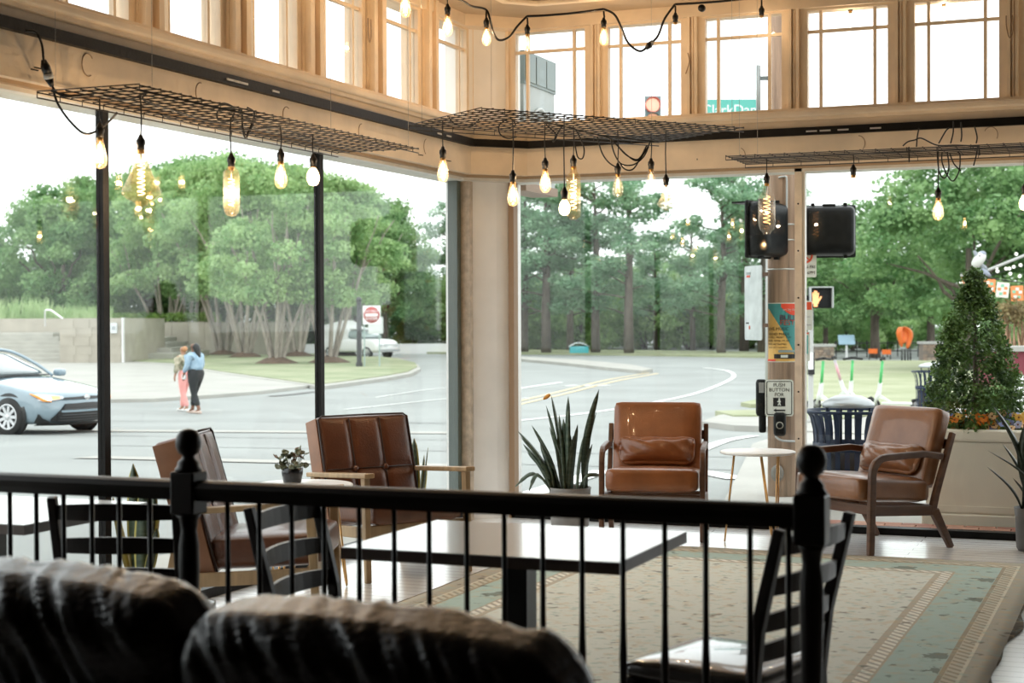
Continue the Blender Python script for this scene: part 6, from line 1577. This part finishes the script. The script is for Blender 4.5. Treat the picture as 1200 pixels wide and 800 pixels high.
ax = np.array([pf[0]-pw[0], pf[1]-pw[1]]); mid = (np.array(pw[:2])+np.array(pf[:2]))/2
hd_ = math.atan2(ax[1], ax[0])-math.pi/2          # heading: local +x forward, +y to the far side
t = thing('sedan_car', 'blue grey sedan stopped on the street behind the black mullion', 'car', (mid[0], mid[1], gz(mid[0], mid[1])), hd_)
lev = [(.17, .80, -3.55, .78), (.22, .88, -3.62, .85), (.34, .925, -3.68, .885), (.46, .93, -3.70, .895), (.58, .905, -3.70, .90), (.66, .87, -3.69, .895), (.715, .80, -3.66, .885), (.755, .67, -3.62, .875), (.80, .44, -3.60, .865), (.86, .10, -3.56, .845), (.915, -.25, -3.50, .825), (.955, -.50, -3.42, .80), (.975, -.62, -3.36, .76)]
KF, PFR = .34, 2.6
body = car_shell(lev, KF, PFR).build('body', CARB, t); smod(body, 1)
cab = [(.93, -.40, -3.40, .785), (1.05, -.66, -3.25, .755), (1.18, -.95, -3.02, .71), (1.30, -1.22, -2.80, .655), (1.37, -1.40, -2.66, .61)]
g_ = car_shell(cab, .22, 2.2, rear_k=.12).build('windows', CGL, t); smod(g_, 1)
rf_ = car_shell([(1.355, -1.36, -2.72, .62), (1.395, -1.50, -2.60, .59), (1.425, -1.75, -2.40, .52), (1.435, -2.0, -2.2, .35)], .16, 2.2, rear_k=.1).build('roof', CARB, t); smod(rf_, 1)
for sy in (-1, 1):
    MB().tube(spline([(-.62+.0, sy*.775, .955), (-.98, sy*.735, 1.16), (-1.48, sy*.625, 1.375), (-2.1, sy*.60, 1.40), (-2.75, sy*.63, 1.32), (-3.35, sy*.74, 1.0)], 6), .03, 8).build('roof_pillar', CARB, t)
    for x in (0, -2.70):
        ar_ = MB().lathe([(.385, 0), (.385, .006), (.01, .007)], 28); ar_.xf(TR(x, sy*.888, .33, rx=R(-90*sy))); ar_.build('wheel_arch', BLKP, t)
        wheel(t, x, sy*.835, sy)
    m = pad(.20, .17, .13, .05); m.xf(TR(-.62, sy*.96, 1.0)); m.build('door_mirror', CARB, t)
MB().box(-.60, -.52, -.6, .6, .965, .985).build('wiper', BLKP, t)
def xs(y, z):
    for i in range(len(lev)-1):
        if lev[i][0] <= z <= lev[i+1][0]:
            f = (z-lev[i][0])/(lev[i+1][0]-lev[i][0]); xf = lev[i][1]+(lev[i+1][1]-lev[i][1])*f; w = lev[i][3]+(lev[i+1][3]-lev[i][3])*f
            u = min(1, abs(y)/w); return xf-KF*(u**(1/.8))**PFR
    return .9
def nose(pts, mat, name, off=.012, n=7, par=None):
    """panel on the car's nose between a lower and an upper edge given as (y, z_low, z_high)"""
    rows = []
    for i in range(len(pts)-1):
        for k in range(n if i < len(pts)-2 else n+1):
            f = k/n; rows.append(tuple(pts[i][j]+(pts[i+1][j]-pts[i][j])*f for j in range(3)))
    vs, fs = [], []; m_ = 5
    for y, a, b in rows:
        for j in range(m_): z = a+(b-a)*j/(m_-1); vs.append((xs(y, z)+off, y, z))
    for i in range(len(rows)-1):
        for j in range(m_-1): q = i*m_+j; fs.append((q, q+m_, q+m_+1, q+1))
    k = len(vs); vs += [(x-.03, y, z) for x, y, z in vs]; fs += [tuple(q+k for q in f[::-1]) for f in fs]
    return MB().add(vs, fs, True).build(name, mat, par or t)
gr_ = nose([(-.68, .245, .30), (-.60, .235, .40), (-.48, .235, .535), (0, .235, .545), (.48, .235, .535), (.60, .235, .40), (.68, .245, .30)], BLKP, 'lower_grille')
for i in range(5): nose([(-.60+.02*i, .255+.045*i, .268+.045*i), (0, .255+.045*i, .268+.045*i), (.60-.02*i, .255+.045*i, .268+.045*i)], M('grille_bar', (.07, .075, .08), .4), 'grille_bar', .022, par=gr_)
nose([(-.58, .395, .43), (0, .395, .43), (.58, .395, .43)], CARB, 'bumper_bar', .03)
nose([(-.50, .61, .635), (0, .60, .65), (.50, .61, .635)], BLKP, 'upper_grille', .012)
lg = MB().tube([(.012+xs(0, .625), .055*math.cos(a*.314), .628+.037*math.sin(a*.314)) for a in range(20)], .009, 6, closed=True).build('round_badge', WHITEM, t)
MB().ball((xs(0, .625)+.01, 0, .628), (.012, .05, .033), 12, 8).build('badge_centre', ALLOY, lg)
for sy in (-1, 1):
    h = nose([(sy*.50, .625, .66), (sy*.66, .60, .69), (sy*.80, .575, .705), (sy*.845, .60, .70)], HLG, 'headlamp', .012)
    nose([(sy*.56, .625, .665), (sy*.68, .61, .675)], LITA, 'turn_lamp', .02, par=h); nose([(sy*.70, .605, .67), (sy*.765, .595, .68)], LITL, 'headlamp_lens', .022, par=h)
    MB().tube([(xs(.70*sy, .575)+.015, .70*sy, .575), (xs(.80*sy, .60)+.015, .80*sy, .60), (xs(.85*sy, .66)+.0, .855*sy, .665), (xs(.86*sy, .7)-.06, .875*sy, .71)], [.008, .022, .022, .008], 6).build('amber_reflector', AMB, h)
    nose([(sy*.70, .215, .25), (sy*.80, .215, .30), (sy*.855, .23, .38)], BLKP, 'bumper_vent', .006)
nose([(-.80, .175, .215), (0, .17, .21), (.80, .175, .215)], BLKP, 'front_lip', .02)

# white van far on the road
pv = GP(441, 420); SV = S_of(pv[0], pv[1]); k = SV/F_PX
t = thing('white_van', 'white high roofed vehicle parked beyond the red sign', 'van', pv, YAW+R(-38))
lv = [(.35, 1.0, -3.6, .85), (.45, 1.1, -3.75, .93), (.75, 1.12, -3.8, .96), (.98, 1.06, -3.8, .95), (1.10, .80, -3.8, .92), (1.18, .25, -3.8, .88)]
smod(car_shell(lv, .25, 3).build('body', WHITEM, t), 1)
smod(car_shell([(1.12, .28, -3.7, .85), (1.4, -.2, -3.6, .80), (1.72, -.72, -3.5, .72)], .2, 2.4).build('windows', M('van_glass', (.30, .36, .36), .1, coat=.8), t), 1)
smod(car_shell([(1.68, -.66, -3.6, .74), (1.80, -.85, -3.5, .70), (1.86, -1.2, -3.3, .5)], .2, 2.4).build('roof', WHITEM, t), 1)
MB().box(-3.7, -1.5, -.86, .86, 1.1, 1.75).build('side_panel', WHITEM, t)
MB().loft([[(-3.9, -.9, 1.0), (-3.9, .9, 1.0), (-3.9, .8, 1.9), (-3.9, -.8, 1.9)], [(-2.3, -.9, 1.0), (-2.3, .9, 1.0), (-2.3, .5, 2.25), (-2.3, -.5, 2.25)], [(-1.6, -.85, 1.0), (-1.6, .85, 1.0), (-1.6, .7, 1.8), (-1.6, -.7, 1.8)]], smooth=False).build('cargo_cover', WHITEM, t)
for x in (.1, -2.9):
    for sy in (-1, 1): wheel(t, x, sy*.85, sy, .36, .22, 5)
MB().box(1.08, 1.13, -.85, .85, .42, .56).build('bumper', M('bumper_grey', (.35, .36, .36), .5), t)
MB().box(1.05, 1.10, -.5, .5, .70, .86).build('grille', M('van_grille', (.5, .52, .52), .4), t)
for sy in (-1, 1): MB().box(.98, 1.06, sy*.7-.13, sy*.7+.13, .72, .86).build('headlamp', HLG, t)

# ---------------------------------------------------------------- two people walking
def skin(name, nodes, edges, mat, parent, lv=2, root=0):
    """continuous body surface grown on a skeleton; nodes: (x, y, z, rx[, ry])"""
    me = bpy.data.meshes.new(name); me.from_pydata([n[:3] for n in nodes], edges, []); me.materials.append(mat)
    o = OB(name, me, parent); m = o.modifiers.new('skin', 'SKIN'); m.use_smooth_shade = True
    for i, n in enumerate(nodes):
        sv = me.skin_vertices[0].data[i]; sv.radius = (n[3], n[4] if len(n) > 4 else n[3]); sv.use_root = (i == root)
    s = o.modifiers.new('subd', 'SUBSURF'); s.levels = lv; s.render_levels = lv
    return o
def person(label, loc, rz, H, skinm, cl, step, hair, arms, bulk=1.0):
    """local: walks towards -x, up z.  Built for 1.65 m and scaled"""
    t = thing('person', label, 'person', loc, rz); t.scale = (H/1.65,)*3
    B = bulk
    hip = (0, 0, .88); kneeF, ankF = (-.13*step, .09, .50), (-.20*step, .09, .085); kneeR, ankR = (.03*step, -.09, .48), (.20*step, -.09, .10)
    N = [(0, 0, .90, .115*B, .13*B), (-.01, 0, 1.05, .105*B, .12*B), (-.02, 0, 1.22, .105*B, .135*B), (-.02, 0, 1.34, .085, .12), (-.03, 0, 1.42, .05), (-.045, 0, 1.50, .06), (-.05, 0, 1.57, .085, .075), (-.05, 0, 1.63, .055),
         (-.01, .10, .84, .085*B), (*kneeF, .062), (*ankF, .042), (-.10*1+ankF[0]-.02, .10, .035, .034),
         (.01, -.10, .84, .085*B), (*kneeR, .062), (*ankR, .042), (ankR[0]-.12, -.10, .04, .034)]
    E = [(0, 1), (1, 2), (2, 3), (3, 4), (4, 5), (5, 6), (6, 7), (0, 8), (8, 9), (9, 10), (10, 11), (0, 12), (12, 13), (13, 14), (14, 15)]
    HANDS = []
    for sy, (ex, ez, wx, wz) in zip((1, -1), arms):
        i = len(N); N += [(-.02, sy*.175, 1.36, .052), (ex, sy*.235, ez, .042), (wx, sy*.225, wz, .03), (wx-.02, sy*.22, wz-.065, .030, .018)]
        E += [(3, i), (i, i+1), (i+1, i+2), (i+2, i+3)]; h0 = i+3; HANDS.append(N[h0])
        for q, (dx, dl) in enumerate(((-.026, .055), (-.010, .07), (.008, .066), (.024, .05))):
            j = len(N); b = N[h0]; N += [(b[0]+dx*.8, b[1], b[2]-.035, .0085), (b[0]+dx-.012, b[1]-sy*.012, b[2]-.035-dl, .007)]; E += [(h0, j), (j, j+1)]
        j = len(N); b = N[h0]; N += [(b[0]-.034, b[1]-sy*.008, b[2]-.01, .0095), (b[0]-.046, b[1]-sy*.016, b[2]-.05, .0075)]; E += [(h0, j), (j, j+1)]
    bd = skin('body', N, E, skinm, t)
    g = 1.13
    # trousers
    n = [(N[i][0], N[i][1], N[i][2], N[i][3]*g+.006, (N[i][4] if len(N[i]) > 4 else N[i][3])*g+.006) for i in (0, 8, 9, 10, 12, 13, 14)]
    n[0] = (.02, 0, .93, .145*B, .15*B); n.append((.005, 0, 1.10, .118*B, .13*B))
    cut = lambda a, b, f: tuple(a[q]+(b[q]-a[q])*f for q in range(3))
    for a, b in ((2, 3), (5, 6)): n[b] = (*cut(n[a], n[b], cl['leg']), n[b][3]+.012, n[b][4]+.012)
    skin('trousers', n, [(0, 1), (1, 2), (2, 3), (0, 4), (4, 5), (5, 6), (0, 7)], cl['pants'], t)
    # jacket
    n = [(.01, 0, .965, .132*B, .15*B), (-.01, 0, 1.10, .128*B, .148*B), (-.015, 0, 1.24, .128*B, .16*B), (-.018, 0, 1.36, .098, .135), (-.028, 0, 1.425, .062, .066)]
    e = [(0, 1), (1, 2), (2, 3), (3, 4)]
    for sy, (ex, ez, wx, wz) in zip((1, -1), arms):
        i = len(n); n += [(-.02, sy*.185, 1.365, .084), (ex, sy*.24, ez, .068), (wx+.004, sy*.228, wz+.03, .052)]; e += [(3, i), (i, i+1), (i+1, i+2)]
    skin('jacket', n, e, cl['top'], t)
    # head: hair, face, ears
    hn, he = hair['nodes'], hair['edges']; skin('hair', hn, he, hair['mat'], bd, 2)
    fx = -.05-.083
    for sy in (-1, 1):
        MB().ball((fx+.010, sy*.032, 1.575), (.010, .013, .008), 8, 6).build('eye', M('eye_dark', (.02, .015, .012), .3), bd)
        MB().ball((-.04, sy*.078, 1.56), (.022, .010, .030), 8, 6).build('ear', skinm, bd)
    MB().tube([(fx+.008, 0, 1.58), (fx-.012, 0, 1.545), (fx+.006, 0, 1.538)], [.008, .014, .010], 8).build('nose', skinm, bd)
    MB().tube([(fx+.022, -.024, 1.512), (fx+.010, 0, 1.510), (fx+.022, .024, 1.512)], .006, 6).build('mouth', M('lip', (.30, .10, .08), .5), bd)
    for an, yy in ((ankF, .10), (ankR, -.10)):
        sh = pad(.25, .085, .06, .028, 0, 5, lambda p, u: Vector((p.x, p.y, p.z*(1.25 if u.x > 0 else .8)))); sh.xf(TR(an[0]-.055, yy, .032+(an[2]-.085)*.6)); sh.build('shoe', cl['shoe'], t)
    return t
SKB = M('skin_brown', (.21, .10, .06), .55); SKL = M('skin_light_brown', (.40, .22, .14), .55)
DENIM = M('denim_jacket', (.24, .36, .47), .8, col2=(.40, .52, .62), vscale=7, bump=.3, bscale=60)
BLKPT = M('black_leggings', (.018, .020, .022), .7); PINK = M('pink_trousers', (.80, .35, .32), .7)
CAMO = M('camouflage_top', (.13, .15, .08), .8, col2=(.55, .48, .36), vscale=9, detail=1)
SHOE = M('sandal_tan', (.55, .42, .36), .6); SHOE2 = M('shoe_white', (.70, .70, .68), .6)
pq = GP(229.5, 484.5); hrz = YAW-R(34)
w_ = person('person in a denim jacket and black trousers walking across the street', pq, hrz, 1.68, SKB, {'pants': BLKPT, 'top': DENIM, 'shoe': SHOE, 'leg': .82}, 1.0,
       {'mat': M('black_hair', (.008, .008, .009), .4), 'nodes': [(-.03, 0, 1.60, .095, .09), (.035, 0, 1.56, .09, .09), (.06, 0, 1.46, .08, .095), (.085, 0, 1.34, .06, .08), (.10, 0, 1.26, .035, .05)], 'edges': [(0, 1), (1, 2), (2, 3), (3, 4)]}, ((-.02, 1.13, -.14, .96), (-.03, 1.12, -.15, .93)), 1.42)
for i, z in enumerate((.52, .58, .64, .71)):
    m = MB().tube([(-.13+.072*math.cos(a*.314)+(z-.5)*.3, .09+.072*math.sin(a*.314), z) for a in range(20)], .006, 5, closed=True); m.build('trouser_stripe', M('stripe_grey', (.30, .32, .32), .7), w_)
m = pad(.11, .07, .13, .04); m.xf(TR(-.17, -.20, .86)); bag = m.build('hand_cloth', WHITEM); bag.parent = w_
pq2 = GP(216.5, 482)
person('person in a camouflage top and pink trousers walking beside the denim jacket', pq2, hrz, 1.60, SKL, {'pants': PINK, 'top': CAMO, 'shoe': SHOE2, 'leg': .95}, .9,
       {'mat': M('auburn_hair', (.45, .22, .10), .45), 'nodes': [(-.04, 0, 1.61, .085, .085), (.02, 0, 1.58, .085, .085), (.035, 0, 1.50, .06, .075)], 'edges': [(0, 1), (1, 2)]}, ((-.08, 1.14, -.20, .97), (-.02, 1.12, -.10, .93)), 1.1)
